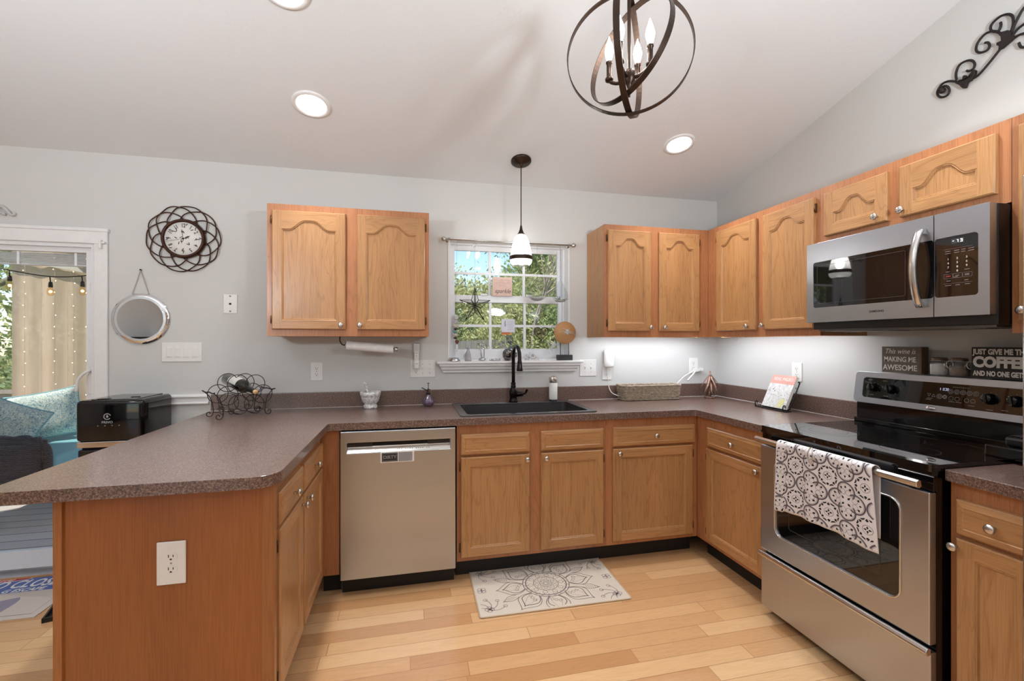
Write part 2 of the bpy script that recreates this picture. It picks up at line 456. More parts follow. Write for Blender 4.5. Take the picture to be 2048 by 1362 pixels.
# ------------------------------------------------------------ sliding door
door = bpy.data.objects.new('door_1', None); C.objects.link(door); struct(door)
m = MB()
m.box(DX1, -4.118, -.018, .0, 0, DZ, bev=.004); m.box(DX0-.07, DX0, -.018, 0, 0, DZ, bev=.004); m.box(DX0-.07, -4.118, -.018, 0, DZ, 1.99, bev=.004)
m.box(DX0-.08, -4.110, -.026, 0, 1.985, 2.004, bev=.003)
m.build('door_casing', 'whitetrim', door)
m = MB()
m.box(DX1-.022, DX1, .001, WT, .012, DZ-.0195); m.box(DX0, DX0+.022, .001, WT, .012, DZ-.0195); m.box(DX0, DX1, .001, WT, DZ-.0195, DZ)
m.build('door_frame', 'vinyl', door)
m = MB(); m.box(DX0, DX1, -.03, WT+.09, -.02, .012); m.box(DX0, DX1, .055, .065, .012, .03); m.box(DX0, DX1, .115, .125, .012, .035)
m.build('threshold', plain('aluminium_track', srgb(196,196,200), .35, .8), door)
m = MB(); m.box(DX0, DX1, -.045, -.03, 0, .014, bev=.004); m.build('threshold_strip', 'oak_h', door)
px0, px1 = -5.11, -4.207
m = MB(); y0, y1 = .035, .07
m.box(px1-.045, px1, y0, y1, .13, 1.868); m.box(px0, px0+.06, y0, y1, .13, 1.868)
m.box(px0, px1, y0, y1, .03, .13); m.box(px0, px1, y0, y1, 1.868, 1.895)
pnl = m.build('door_panel', 'vinyl', door)
m = MB(); m.box(px0+.06, px1-.045, .048, .052, .13, 1.868); m.build('pane', 'glass', pnl)
m = MB(); y0, y1 = .085, .12
m.box(px0, px0+.06, y0, y1, .03, 1.895); m.box(DX0+.022, DX0+.07, y0, y1, .03, 1.895); m.box(DX0, px0, y0, y1, .03, .11); m.box(DX0, px0, y0, y1, 1.84, 1.895)
pn2 = m.build('door_panel', 'vinyl', door)
m = MB(); m.box(DX0+.07, px0, .098, .102, .11, 1.84); m.build('pane', 'glass', pn2)
m = MB()
for k in range(9): m.box(px0+.06, px1-.045, .053, .066, 1.860-.0068*k-.0035, 1.860-.0068*k+.0005)
m.box(px0+.06, px1-.045, .052, .068, 1.787, 1.799, bev=.002)
bl = m.build('raised_blind', plain('blind_slats', srgb(205,206,208), .4, var=.1), door)
m = MB()
for x in (-5.03, -4.592, -4.312): m.box(x-.006, x+.006, .046, .0525, 1.79, 1.866)
m.build('blind_tape', 'vinyl', door)
m = MB(); m.tube(smooth([(-4.215, .03, 1.17), (-4.225, -.01, 1.165), (-4.26, -.02, 1.12), (-4.27, -.02, 1.05)], 5), .008); m.box(-4.235, -4.200, .02, .036, 1.03, 1.19, bev=.004)
m.build('door_handle', 'white', door)
m = MB(); m.box(-4.226, -4.212, .022, .036, 1.61, 1.69, bev=.003); m.box(-4.150, -4.138, -.040, -.016, 1.885, 1.935, bev=.003); m.box(-4.142, -4.122, -.034, -.016, 1.915, 1.925)
m.build('latch', 'white', door)

# ------------------------------------------------------------ trims
def rail(name, x0, x1, z0, z1):
    m = MB(); zc = (z0+z1)/2
    m.box(x0, x1, -.012, 0, z0, z1, bev=.003); m.box(x0, x1, -.022, 0, z1-.018, z1-.006, bev=.003); m.box(x0, x1, -.018, 0, z0+.004, z0+.014, bev=.003)
    return struct(m.build(name, 'whitetrim'))
rail('trim_1', -4.118, -3.590, .955, 1.018)
m = MB(); m.box(-4.118, -3.43, -.014, 0, 0, .09, bev=.004); m.box(RX0, DX0-.07, -.014, 0, 0, .09, bev=.004); struct(m.build('baseboard_back', 'whitetrim'))

# ------------------------------------------------------------ cabinet kit
def knob_mb(x, z, y=-.02):
    m = MB(); pr = [(.0055, 0), (.0055, .006), (.0045, .010), (.006, .014), (.0145, .018), (.0155, .022), (.013, .026), (.007, .0285), (1e-5, .029)]
    m.lathe(pr, 20, Matrix.Translation((x, y, z)) @ Matrix.Rotation(PI/2, 4, 'X')); return m
def front_mb(x0, x1, z0, z1, arch=0, kind='door', t=.02):
    """oak frame-and-panel door: stiles, rails, moulded opening and panel; front faces -y"""
    m = MB(); e = .005; st = .052 if kind == 'door' else .02
    W = x1-x0
    # slab sides and chamfer
    A = [(x0, z0), (x1, z0), (x1, z1), (x0, z1)]; B = [(x0+e, z0+e), (x1-e, z0+e), (x1-e, z1-e), (x0+e, z1-e)]
    V = [(p[0], 0, p[1]) for p in A]+[(p[0], -t+.005, p[1]) for p in A]+[(p[0], -t, p[1]) for p in B]
    F = [[3,2,1,0]]
    for i in range(4):
        j = (i+1) % 4; F.append([i, j, 4+j, 4+i]); F.append([4+i, 4+j, 8+j, 8+i])
    m.add(V, F, 0)
    if kind == 'drawer':
        bx = .022; C2 = [(x0+bx, z0+bx), (x1-bx, z0+bx), (x1-bx, z1-bx), (x0+bx, z1-bx)]
        D2 = [(x0+bx+.003, z0+bx+.003), (x1-bx-.003, z0+bx+.003), (x1-bx-.003, z1-bx-.003), (x0+bx+.003, z1-bx-.003)]
        V = [(p[0], -t, p[1]) for p in B]+[(p[0], -t-.0035, p[1]) for p in C2]+[(p[0], -t-.001, p[1]) for p in D2]
        F = []
        for i in range(4):
            j = (i+1) % 4; F.append([i, j, 4+j, 4+i]); F.append([4+i, 4+j, 8+j, 8+i])
        F.append([8, 9, 10, 11]); m.add(V, F, 1); return m
    xl, xr, zb, zt = x0+st, x1-st, z0+st, z1-st-arch
    top = []
    if arch:
        n = 28; w = xr-xl; sh = .13
        for i in range(n+1):
            u = i/n
            if u < sh or u > 1-sh: dz = 0
            else:
                q = (u-sh)/(1-2*sh); s_ = min(q, 1-q)*2; s_ = s_*s_*(3-2*s_); dz = arch*math.sin(PI/2*s_)
            top.append((xr-w*u, zt+dz))
    else: top = [(xr, zt), (xl, zt)]
    O = [(xl, zb), (xr, zb)]+top           # opening
    nO = len(O)
    # stiles
    for a, b in ((x0+e, xl), (xr, x1-e)): m.add([(a, -t, z0+e), (b, -t, z0+e), (b, -t, z1-e), (a, -t, z1-e)], [[0,1,2,3]], 0)
    m.add([(xl, -t, z0+e), (xr, -t, z0+e), (xr, -t, zb), (xl, -t, zb)], [[0,1,2,3]], 1)
    V = []; 
    for p in top: V += [(p[0], -t, p[1]), (p[0], -t, z1-e)]
    m.add(V, [[2*i, 2*i+1, 2*i+3, 2*i+2] for i in range(len(top)-1)], 1)
    # moulding: bead then step down to the panel
    def inset(d):
        out = []
        for i in range(nO):
            a = Vector(O[i-1]); b = Vector(O[i]); c = Vector(O[(i+1) % nO])
            d1 = (b-a).normalized(); d2 = (c-b).normalized(); n1 = Vector((-d1.y, d1.x)); n2 = Vector((-d2.y, d2.x)); nn = (n1+n2)
            nn = nn/(max(.35, 1+n1.dot(n2))); q = b+nn*d; out.append((q.x, q.y))
        return out
    lv = [(0, -t), (.003, -t+.003), (.006, -t+.0025), (.010, -t+.008)]
    rings = [[(p[0], y, p[1]) for p in inset(d)] for d, y in lv]
    V = [p for r in rings for p in r]; F = []; MI = []
    for k in range(len(lv)-1):
        for i in range(nO):
            j = (i+1) % nO; F.append([k*nO+i, k*nO+j, (k+1)*nO+j, (k+1)*nO+i])
    m.add(V, F, 2)
    P = [(p[0], p[2]) for p in rings[-1]]
    tri = tessellate_polygon([[Vector((p[0], p[1], 0)) for p in P]])
    m.add([(p[0], -t+.008, p[1]) for p in P], [list(q) for q in tri], 0)
    return m
KN = None
def add_knob(parent, x, z, y=-.02):
    return knob_mb(x, z, y).build('knob', 'nickel', parent)
def cabinet(name, label, cat, loc, rotz, W, D, z0, z1, doors=(), drawers=(), toe=True, group=None, left_end=False, right_end=False, ft=.019):
    t = thing(name, label, cat, loc, rotz, group)
    m = MB(); s = .016
    m.box(0, s, ft, D, z0, z1); m.box(W-s, W, ft, D, z0, z1); m.box(s, W-s, D-.008, D, z0, z1)
    zb = z0+(.02 if toe else .032)
    m.box(s, W-s, ft, D-.008, zb-.012, zb)
    if not toe: m.box(s, W-s, ft, D-.008, z1-.03, z1-.015)
    m.build('carcass', 'oak_v', t)
    m = MB(); m.box(0, W, 0, ft, z0, z1); m.build('face_frame', 'frame_v', t)
    if toe:
        m = MB(); m.box(0, W, .075, .09, 0, z0); m.build('toe_kick', 'toe', t)
    for d in doors:
        x0, x1, a, b, arch, kx, kz, hs = d
        ob = front_mb(x0, x1, a, b, arch).build('door', ['oak_v', 'oak_h', 'oak_v'], t)
        add_knob(ob, kx, kz)
        if hs:
            hx = x0-.005 if hs == 'L' else x1+.005
            for hz in (a+.055, b-.055):
                h = MB(); h.box(hx-.004, hx+.004, -.010, 0, hz-.024, hz+.024, bev=.0015); h.tube([(hx, -.012, hz-.018), (hx, -.012, hz+.018)], .004, 6)
                h.build('hinge', 'hinge', ob)
    for d in drawers:
        x0, x1, a, b, kn = d
        ob = front_mb(x0, x1, a, b, 0, 'drawer').build('drawer', ['oak_h', 'oak_h', 'oak_h'], t)
        if kn: add_knob(ob, (x0+x1)/2, (a+b)/2, -.021)
    return t

UZ0, UZ1, DZ0, DZ1, KZ = 1.372, 2.134, 1.412, 2.095, 1.438
XL = -3.1785
cabinet('wall_cabinet', 'oak wall cabinet with two arched doors hung left of the window', 'cabinet', (XL, -.305, 0), 0, .912, .303, UZ0, UZ1,
        doors=[(.0285, .4275, DZ0, DZ1, .054, .4025, KZ, 'L'), (.4915, .8875, DZ0, DZ1, .054, .5085, KZ, 'R')], toe=False, group='oak wall cabinets')
XR = -1.1025
cabinet('wall_cabinet', 'oak wall cabinet with two narrow arched doors right of the window', 'cabinet', (XR, -.305, 0), 0, .7975, .303, UZ0, UZ1,
        doors=[(.0205, .3395, DZ0, DZ1, .052, .3285, KZ, 'L'), (.4005, .7165, DZ0, DZ1, .052, .4345, KZ, 'R')], toe=False, group='oak wall cabinets')
cabinet('wall_cabinet', 'tall oak wall cabinet between the corner and the microwave', 'cabinet', (-.305, -.307, 0), -PI/2, .898, .303, UZ0, UZ1,
        doors=[(.105, .468, DZ0, DZ1, .052, .409, KZ, 'L'), (.524, .872, DZ0, DZ1, .052, .535, KZ, 'R')], toe=False, group='oak wall cabinets')
cabinet('wall_cabinet', 'short oak wall cabinet with two low arched doors above the microwave', 'cabinet', (-.305, -1.2065, 0), -PI/2, .760, .303, 1.836, UZ1,
        doors=[(.0325, .3465, 1.877, DZ1, .055, .305, 1.905, None), (.3965, .7235, 1.877, DZ1, .055, .4145, 1.905, None)], toe=False, group='oak wall cabinets')
cabinet('wall_cabinet', 'narrow oak wall cabinet right of the microwave, mostly behind the fridge', 'cabinet', (-.305, -1.968, 0), -PI/2, .25, .303, UZ0, UZ1,
        doors=[(.024, .23, DZ0, DZ1, .05, .045, 1.45, None)], toe=False, group='oak wall cabinets')
BZ0, BZ1 = .112, .876
bd = (.136, .695); dr = (.709, .823); KB = .668
cabinet('base_cabinet', 'oak sink base cabinet with two doors and two false drawer fronts', 'cabinet', (-2.127, -.61, 0), 0, .894, .60, BZ0, BZ1,
        doors=[(.022, .418, *bd, 0, .400, KB, 'L'), (.485, .874, *bd, 0, .513, KB, 'R')],
        drawers=[(.022, .418, *dr, 0), (.485, .874, *dr, 0)], group='oak base cabinets')
cabinet('base_cabinet', 'oak base cabinet with one wide door and drawer left of the inner corner', 'cabinet', (-1.232, -.61, 0), 0, .621, .60, BZ0, BZ1,
        doors=[(.041, .581, *bd, 0, .077, KB, 'R')], drawers=[(.041, .597, *dr, 1)], group='oak base cabinets')
cabinet('base_cabinet', 'oak base cabinet with one door and drawer left of the range', 'cabinet', (-.61, -.6115, 0), -PI/2, .5985, .60, BZ0, BZ1,
        doors=[(.110, .580, *bd, 0, .532, KB, 'L')], drawers=[(.118, .582, *dr, 1)], group='oak base cabinets')
cabinet('base_cabinet', 'narrow oak base cabinet between the range and the fridge', 'cabinet', (-.61, -1.981, 0), -PI/2, .245, .60, BZ0, BZ1,
        doors=[(.024, .23, *bd, 0, .027, KB, None)], drawers=[(.024, .23, *dr, 1)], group='oak base cabinets')
pen = cabinet('base_cabinet', 'oak peninsula cabinet with two drawers, two doors and a plain veneered end', 'cabinet', (-2.835, -1.500, 0), PI/2, .865, .575, BZ0, BZ1,
        doors=[(.055, .40, *bd, 0, .372, KB, 'L'), (.43, .83, *bd, 0, .462, KB, None)],
        drawers=[(.055, .40, *dr, 1), (.43, .83, *dr, 1)], group='oak base cabinets')
# end panel and corner posts of the peninsula cabinet, in its own frame (local x = world y, local y = -world x)
m = MB(); m.box(-.022, -.002, .0, .575, 0, BZ1); m.build('end_panel', 'panel_end', pen)
m = MB(); m.box(-.030, -.002, .555, .577, 0, BZ1); m.build('corner_post', 'oak_post', pen)
m = MB(); m.box(-.026, -.002, -.022, .014, 0, BZ1); m.build('corner_post', 'oak_post', pen)
m = MB(); m.box(-.002, .865, .567, .577, 0, BZ1); m.build('back_panel', 'panel_end', pen)
m = MB(); m.box(-2.834, -2.745, -.61, -.02, .0, BZ1); m.box(-2.834, -2.745, -.545, -.535, 0, .112)
fl = MB(); fl.box(-2.834, -2.745, -.61, -.591, BZ0, BZ1); o = fl.build('filler_stile', 'frame_v'); tag(o, 'oak filler strip beside the left edge of the dishwasher', 'filler')
fl = MB(); fl.box(-2.834, -2.745, -.545, -.535, 0, BZ0); fl.build('toe_kick', 'toe', o)

# ------------------------------------------------------------ worktops
def arc(cx, cy, r, a0, a1, n=8): return [(cx+r*math.cos(math.radians(a0+(a1-a0)*i/n)), cy+r*math.sin(math.radians(a0+(a1-a0)*i/n))) for i in range(n+1)]
CT, CB = .914, .876
CXR, CXL, CYF = -2.797, -3.575, -1.565
SX0, SX1, SY0, SY1 = -2.103, -1.268, -.580, -.050
outer = [(-.002, -.002), (CXL, -.002)]+arc(CXL+.055, CYF+.055, .055, 180, 270)+arc(CXR-.075, CYF+.075, .075, 270, 360)+arc(CXR+.02, -.655, .02, 180, 90, 4)+[(-.655, -.635)]+arc(-.65, -.65, .015, 90, 0, 4)+[(-.635, -1.213), (-.002, -1.213)]
m = MB(); m.poly(outer, [[(SX0+.01, SY0+.01), (SX1-.01, SY0+.01), (SX1-.01, SY1-.01), (SX0+.01, SY1-.01)]], 'z', CB, CT)
o = m.build('countertop', 'counter', bevel=.0035); tag(o, 'long speckled brown laminate worktop running round to the peninsula', 'countertop')
m = MB(); m.box(CXL, -.002, -.021, -.002, CT, 1.014, bev=.003); m.build('backsplash', 'counter', o)
m = MB(); m.box(-.021, -.002, -1.213, -.021, CT, 1.014, bev=.003); m.build('backsplash', 'counter', o)
m = MB(); m.tube([(CXL, -.0215, CT+.0005), (-.022, -.0215, CT+.0005), (-.022, -1.21, CT+.0005)], .0016, 6); m.build('caulk_line', 'white', o)
m = MB(); m.box(-.635, -.002, -2.226, -1.979, CB, CT, bev=.003); o = m.build('countertop', 'counter'); tag(o, 'short speckled brown worktop between the range and the fridge', 'countertop')
m = MB(); m.box(-.021, -.002, -2.226, -1.979, CT, 1.014, bev=.003); m.build('backsplash', 'counter', o)

# ------------------------------------------------------------ sink
M['sink'] = plain('dark_composite', srgb(52,49,49), .34, 0, .5, var=.35, scale=400)
M['sinkrim'] = plain('sink_rim', srgb(98,96,96), .2, .5)  # greyer and more metallic than the bowl, standing in for its reflected shine
t = thing('kitchen_sink', 'rectangular dark composite drop-in sink under the window', 'sink', (0, 0, CT))
m = MB(); bx0, bx1, by0, by1 = SX0+.045, SX1-.045, SY0+.035, SY1-.075
m.poly(rrect(SX0, SX1, SY0, SY1, .02), [rrect(bx0, bx1, by0, by1, .03)], 'z', .0005, .007); m.build('rim', 'sinkrim', t, bevel=.002)
m = MB(); P = rrect(bx0-.002, bx1+.002, by0-.002, by1+.002, .03); Q = rrect(bx0+.01, bx1-.01, by0+.01, by1-.01, .04); n = len(P)
V = [(p[0], p[1], .004) for p in P]+[(q[0], q[1], -.20) for q in Q]+[((bx0+bx1)/2, (by0+by1)/2, -.208)]
m.add(V, [[i, (i+1) % n, (i+1) % n+n, i+n] for i in range(n)]+[[i+n, (i+1) % n+n, 2*n] for i in range(n)]); m.build('bowl', 'sink', t)
m = MB(); m.lathe([(.045, 0), (.045, .004), (.03, .002), (.01, -.004)], 24, Matrix.Translation(((bx0+bx1)/2, (by0+by1)/2, -.206))); m.build('drain', 'chrome', t)

# ------------------------------------------------------------ faucet
t = thing('kitchen_faucet', 'tall gooseneck faucet in oil-rubbed bronze behind the sink', 'faucet', (-1.680, -.078, CT+.007))
M['orb'] = plain('dark_bronze_gloss', srgb(34,28,27), .16, .75)
m = MB(); m.lathe([(.030, 0), (.031, .010), (.027, .014), (.025, .03), (.027, .05), (.028, .075), (.024, .09), (.017, .10), (.0165, .104)], 24); m.build('base', 'orb', t)
m = MB(); m.lathe([(.0165, .100), (.018, .108), (.0175, .112), (.015, .120), (.018, .130), (.0155, .136)], 24)
pts = [(0, 0, .13), (0, 0, .22), (0, 0, .305)]+[(.004*k/11, -.082*(1-math.cos(PI*k/12)), .318+.070*math.sin(PI*k/12)) for k in range(1, 12)]+[(.004, -.166, .312), (.004, -.168, .290)]
m.tube(smooth(pts, 3), .0125, 14); m.build('spout', 'orb', t)
m = MB(); m.lathe([(.0135, .0), (.0155, -.010), (.0145, -.014), (.016, -.022), (.018, -.045), (.021, -.062), (.0205, -.068), (.010, -.066)], 20, Matrix.Translation((.004, -.168, .294))); m.build('spray_head', 'orb', t)
m = MB(); mm = Matrix.Translation((.02, -.006, .055)) @ Matrix.Rotation(PI/2, 4, 'Y'); m.lathe([(.017, 0), (.019, .01), (.017, .025), (.018, .035), (.014, .046), (.008, .052)], 18, mm)
m.tube(smooth([(.068, -.006, .055), (.085, -.008, .062), (.092, -.010, .078), (.096, -.012, .088)], 4), [.007]*6+[.008]*6+[.010], 10); m.build('lever', 'orb', t)

# ------------------------------------------------------------ recessed lights
M['lens'] = emissive('light_lens', (1,.97,.93,1), 9)
tilt = math.atan(SL)
def can(x, y, label, group=None):
    t = thing('recessed_light', label, 'ceiling light', (x, y, cz(y)), 0, 'recessed ceiling lights'); t.rotation_euler = (-tilt if y > -3.7 else tilt, 0, 0)
    m = MB(); m.lathe([(.097, 0), (.096, -.006), (.078, -.009), (.072, -.002)], 40, cap=False); m.build('trim_ring', 'whitetrim', t)
    m = MB(); m.lathe([(.074, -.004), (.03, -.0045), (1e-5, -.0045)], 40); m.build('lens', 'lens', t)
    L = light('lamp', 'AREA', (0, 0, -.02), (0,0,0), CAN_POWER, (.95,.97,1), t, shape='DISK', size=.14, spread=math.radians(115))
can(-2.889, -.573, 'round recessed ceiling light above the left wall cabinet')
can(-.716, -.577, 'round recessed ceiling light above the inner corner of the counter')
can(-2.868, -1.19, 'round recessed ceiling light cut by the top edge, left of the chandelier')
can(-.70, -1.61, 'round recessed ceiling light cut by the top edge, right of the chandelier')
for i, (x, y) in enumerate(((-2.0, -4.6), (-4.6, -1.6), (-5.6, -3.0), (-3.2, -6.0), (-1.0, -5.8), (-5.8, -5.6))):  # lights out of view, added to fill the room evenly
    can(x, y, 'unseen round recessed ceiling light, added for even fill outside the view')

# ------------------------------------------------------------ pendant over the sink
M['bulb'] = emissive('lit_bulb', (1,.98,.95,1), CHANDELIER_EMIT)
px_, py_ = -1.675, -.280
t = thing('pendant_light', 'glass pendant lamp with dark metal canopy hanging before the window', 'pendant light', (px_, py_, 0), 0)
zc = cz(py_)
m = MB(); m4 = Matrix.Translation((0, 0, zc)) @ Matrix.Rotation(-tilt, 4, 'X')
m.lathe([(.066, 0), (.066, -.010), (.060, -.016), (.050, -.018), (.045, -.024), (.012, -.028), (.008, -.044), (.004, -.05)], 36, m4); m.build('canopy', 'bronze', t)
m = MB(); m.tube([(0, 0, zc-.035), (0, 0, 2.085)], .0032, 8); m.build('cord', 'bronze', t)
m = MB(); m.lathe([(.004, 2.100), (.006, 2.094), (.010, 2.070), (.018, 2.050), (.029, 2.036), (.0, 2.034)], 28); m.build('socket_cap', 'bronze', t)
t_ = NT('frosted_ribbed_glass'); v = t_.coords('Object')
tr = t_.new('ShaderNodeBsdfTransparent'); tl = t_.new('ShaderNodeBsdfTranslucent'); gl = t_.new('ShaderNodeBsdfGlossy'); gl.inputs['Roughness'].default_value = .08
tl.inputs[0].default_value = (.95,.95,.93,1)
m1 = t_.new('ShaderNodeMixShader'); m1.inputs[0].default_value = .55; t_.l.new(tr.outputs[0], m1.inputs[1]); t_.l.new(tl.outputs[0], m1.inputs[2])
m2 = t_.new('ShaderNodeMixShader'); m2.inputs[0].default_value = .10; t_.l.new(m1.outputs[0], m2.inputs[1]); t_.l.new(gl.outputs[0], m2.inputs[2])
t_.l.new(m2.outputs[0], t_.out.inputs[0]); M['shade'] = t_.m
m = MB(); m.lathe([(.026, 2.036), (.040, 2.020), (.052, 1.985), (.062, 1.945), (.070, 1.900), (.073, 1.872), (.068, 1.850), (.052, 1.836)], 40, cap=False); m.build('lamp_shade', 'shade', t)
m = MB(); m.lathe([(.0735, 1.898), (.0760, 1.896), (.0765, 1.874), (.0738, 1.872)], 40, cap=False); m.build('metal_band', 'bronze', t)
m = MB(); m.lathe([(.012, 2.034), (.014, 2.01), (.024, 1.985), (.030, 1.955), (.026, 1.925), (.012, 1.905), (1e-5, 1.900)], 20); m.build('bulb', 'bulb', t)

# ------------------------------------------------------------ orb chandelier
ch = Vector((-1.671, -1.753, 2.304)); R0 = .206
t = thing('orb_chandelier', 'bronze orb chandelier of three crossing hoops with four flame bulbs', 'chandelier', tuple(ch), 0)
def hoop(r, yaw, tiltx, w=.020, th=.003, off=(0,0,0)):
    m = MB(); n = 72; V = []
    mt = Matrix.Translation(off) @ Matrix.Rotation(yaw, 4, 'Z') @ Matrix.Rotation(tiltx, 4, 'X')
    for i in range(n):
        a = 2*PI*i/n
        for rr, y in ((r, -w/2), (r, w/2), (r-th, w/2), (r-th, -w/2)): V.append(mt @ Vector((rr*math.cos(a), y, rr*math.sin(a))))
    F = []
    for i in range(n):
        j = (i+1) % n
        for k in range(4): F.append([4*i+k, 4*i+(k+1) % 4, 4*j+(k+1) % 4, 4*j+k])
    return m.add(V, F, 0)
vy = -.2239 + math.atan2(0, 1)
hoop(R0, -.46, 0).build('hoop', 'bronze', t, bevel=.0006)
hoop(R0-.006, math.radians(52), 0).build('hoop', 'bronze', t)
hoop(R0-.030, math.radians(108), .24, off=(0, 0, .004)).build('hoop', 'bronze', t)
m = MB(); m.lathe([(1e-5, -.150), (.004, -.148), (.005, -.120), (.010, -.105), (.020, -.095), (.021, -.070), (.017, -.062), (.006, -.058), (.006, .205), (.010, .21), (.010, .23), (.004, .235), (.004, cz(ch.y)-ch.z-.02)], 20)
m.build('stem', 'bronze', t)
m = MB(); m.lathe([(.065, -.0), (.065, -.014), (.05, -.022), (.01, -.026)], 32, Matrix.Translation((0, 0, cz(ch.y)-ch.z)) @ Matrix.Rotation(-tilt, 4, 'X')); m.build('canopy', 'bronze', t)
rt = Vector((math.cos(-.2239), math.sin(-.2239), 0)); fw = Vector((-math.sin(-.2239), math.cos(-.2239), 0))
for a, b in ((.79, -.61), (-.79, .61), (.61, .79), (-.61, -.79)):
    d = (rt*a+fw*b); e = d*.072
    m = MB(); m.tube(smooth([d*.018+Vector((0,0,-.086)), d*.04+Vector((0,0,-.088)), d*.062+Vector((0,0,-.078)), e+Vector((0,0,-.066))], 4), .0065, 10)
    m.lathe([(.006, -.074), (.013, -.070), (.014, -.062), (.009, -.056), (.0088, -.012), (.011, -.010), (.011, -.004), (.008, -.002)], 16, Matrix.Translation(e))
    ar = m.build('arm', 'bronze', t)
    m = MB(); m.lathe([(.007, -.004), (.009, .006), (.0135, .022), (.0145, .034), (.011, .052), (.005, .068), (.0015, .080), (1e-5, .084)], 16, Matrix.Translation(e)); m.build('bulb', 'bulb', ar)

# ------------------------------------------------------------ under-cabinet light strips
M['led'] = emissive('led_strip', (.80,.88,1,1), 3)
t = thing('light_strip', 'lit white strip light under the corner wall cabinets', 'light strip', (0, 0, 1.388))
m = MB(); m.box(-1.08, -.32, -.200, -.185, -.007, .0); m.build('housing', 'led', t)
m = MB(); m.box(-.205, -.190, -1.18, -.22, -.007, .0); m.build('housing', 'led', t)
light('lamp', 'AREA', (-.66, -.19, -.012), (math.radians(8),0,0), LED_POWER*1.9, (.84,.91,1), t, shape='RECTANGLE', size=.86, size_y=.02)
light('lamp', 'AREA', (-.20, -.70, -.012), (0,math.radians(-20),0), LED_POWER*1.5, (.88,.93,1), t, shape='RECTANGLE', size=.02, size_y=.9)
m = MB()
m.tube(smooth([(-.37, -.28, 0), (-.33, -.28, -.032), (-.28, -.27, -.034), (-.24, -.26, 0)], 5), .0022, 6); m.build('cable', 'white', t)
m = MB(); m.tube(smooth([(-.28, -.48, 0), (-.28, -.52, -.038), (-.28, -.56, -.038), (-.28, -.59, 0)], 5), .0022, 6); m.build('cable', 'white', t)

# ------------------------------------------------------------ dishwasher
t = thing('dishwasher', 'brushed steel dishwasher between the peninsula and the sink cabinet', 'dishwasher', (-2.740, -.620, 0))
W = .606
m = MB(); m.box(.004, W-.004, .0, .55, .10, .868); m.build('tub', 'dark', t)
m = MB(); x0, x1, z0, z1 = .037, W-.033, .756, .809
m.poly([(.003, .093), (W-.003, .093), (W-.003, .869), (.003, .869)], [[(x0, z0), (x1, z0), (x1, z1), (x0, z1)]], 'y', -.025, .0)
m.build('door', 'steel', t, bevel=.004)
m = MB(); m.add([(x0, -.022, z0), (x1, -.022, z0), (x1, -.002, z0+.022), (x0, -.002, z0+.022), (x0, .008, z1), (x1, .008, z1)], [[0,1,2,3], [3,2,5,4]]); pk = m.build('handle_pocket', 'steel_light', t)
for a_, b_ in ((x0, x0+.125), (x1-.12, x1)):
    m = MB(); m.box(a_, b_, -.006, .006, z0+.028, z1-.006); m.build('pocket_recess', 'slot', t)
m = MB()
for k in range(26): 
    if k % 5 != 3: m.box(x0+.14+k*.0112, x0+.145+k*.0112, -.0155, -.0145, z0+.0095, z0+.0115)
m.build('control_marks', 'slot', t)
m = MB(); m.box(.006, W-.006, .04, .06, .0, .092); m.build('toe_kick', 'toe', t)
mg = thing('dishwasher_magnet', 'small white sliding sign reading DIRTY stuck on the dishwasher door', 'sign', (-2.535, -.6505, .727))
m = MB(); m.box(0, .176, -.0, .005, -.030, .030, bev=.003); m.build('plate', 'white', mg)
m = MB(); m.box(.008, .090, -.0015, .001, -.023, .023, bev=.001); m.build('slider', 'slot', mg)
m = MB(); m.box(.094, .166, -.0008, .001, -.024, .024); m.build('window', 'greyink', mg)
text('lettering', 'DIRTY', .024, 'greyink', mg, (.049, -.0018, 0), FRONT, .0004, 1.0)
m = MB(); fn = lambda u, v: (u, -.002, v); m.ribbon(rrect(.012, .086, -.019, .019, .004), .0014, fn, True); m.build('border', 'greyink', mg)

# ------------------------------------------------------------ range (local frame: x along the wall towards the viewer, -y to the room)
M['rsteel'] = steel('range_steel', 0, srgb(186,190,198), .30)
t = thing('electric_range', 'steel and black glass electric range with a patterned towel on its door', 'range', (-.655, -1.222, 0), -PI/2)
W = .752
m = MB(); m.box(.006, W-.006, 0, .63, .035, .900); m.box(.03, .06, .04, .07, 0, .036); m.box(W-.06, W-.03, .04, .07, 0, .036); m.box(.03, .06, .55, .58, 0, .036); m.box(W-.06, W-.03, .55, .58, 0, .036)
m.build('body', 'blackgloss', t)
m = MB(); m.poly(rrect(0, W, -.030, .635, .012), (), 'z', .905, .928); m.box(.0, W, -.026, 0, .893, .905)
cook = m.build('cooktop', 'blackglass', t, bevel=.003)
fnc = lambda u, v: (u, v, .9284)
for cx_, cy_, r in ((.20, .16, .115), (.20, .16, .075), (.56, .14, .09), (.20, .42, .085), (.56, .42, .115), (.38, .45, .05)):
    m = MB(); m.ribbon(circ(cx_, cy_, r, 48), .0016, fnc, True); m.build('burner_ring', plain('burner_grey', srgb(62,60,62), .2) if 'bgr' not in M else M['bgr'], cook)
m = MB(); m.box(.0, W, -.018, .0, .838, .893, bev=.002); m.build('vent_strip', 'blackgloss', t)
dz0, dz1 = .322, .835
m = MB(); wx0, wx1, wz0, wz1 = .098, .650, .425, .775
m.poly([(.003, dz0), (W-.003, dz0), (W-.003, dz1), (.003, dz1)], [rrect(wx0, wx1, wz0, wz1, .035)], 'y', -.032, -.002); od = m.build('oven_door', 'rsteel', t, bevel=.005)
m = MB(); m.poly(rrect(wx0-.002, wx1+.002, wz0-.002, wz1+.002, .035), (), 'y', -.026, -.004); m.build('door_glass', 'blackglass', od)
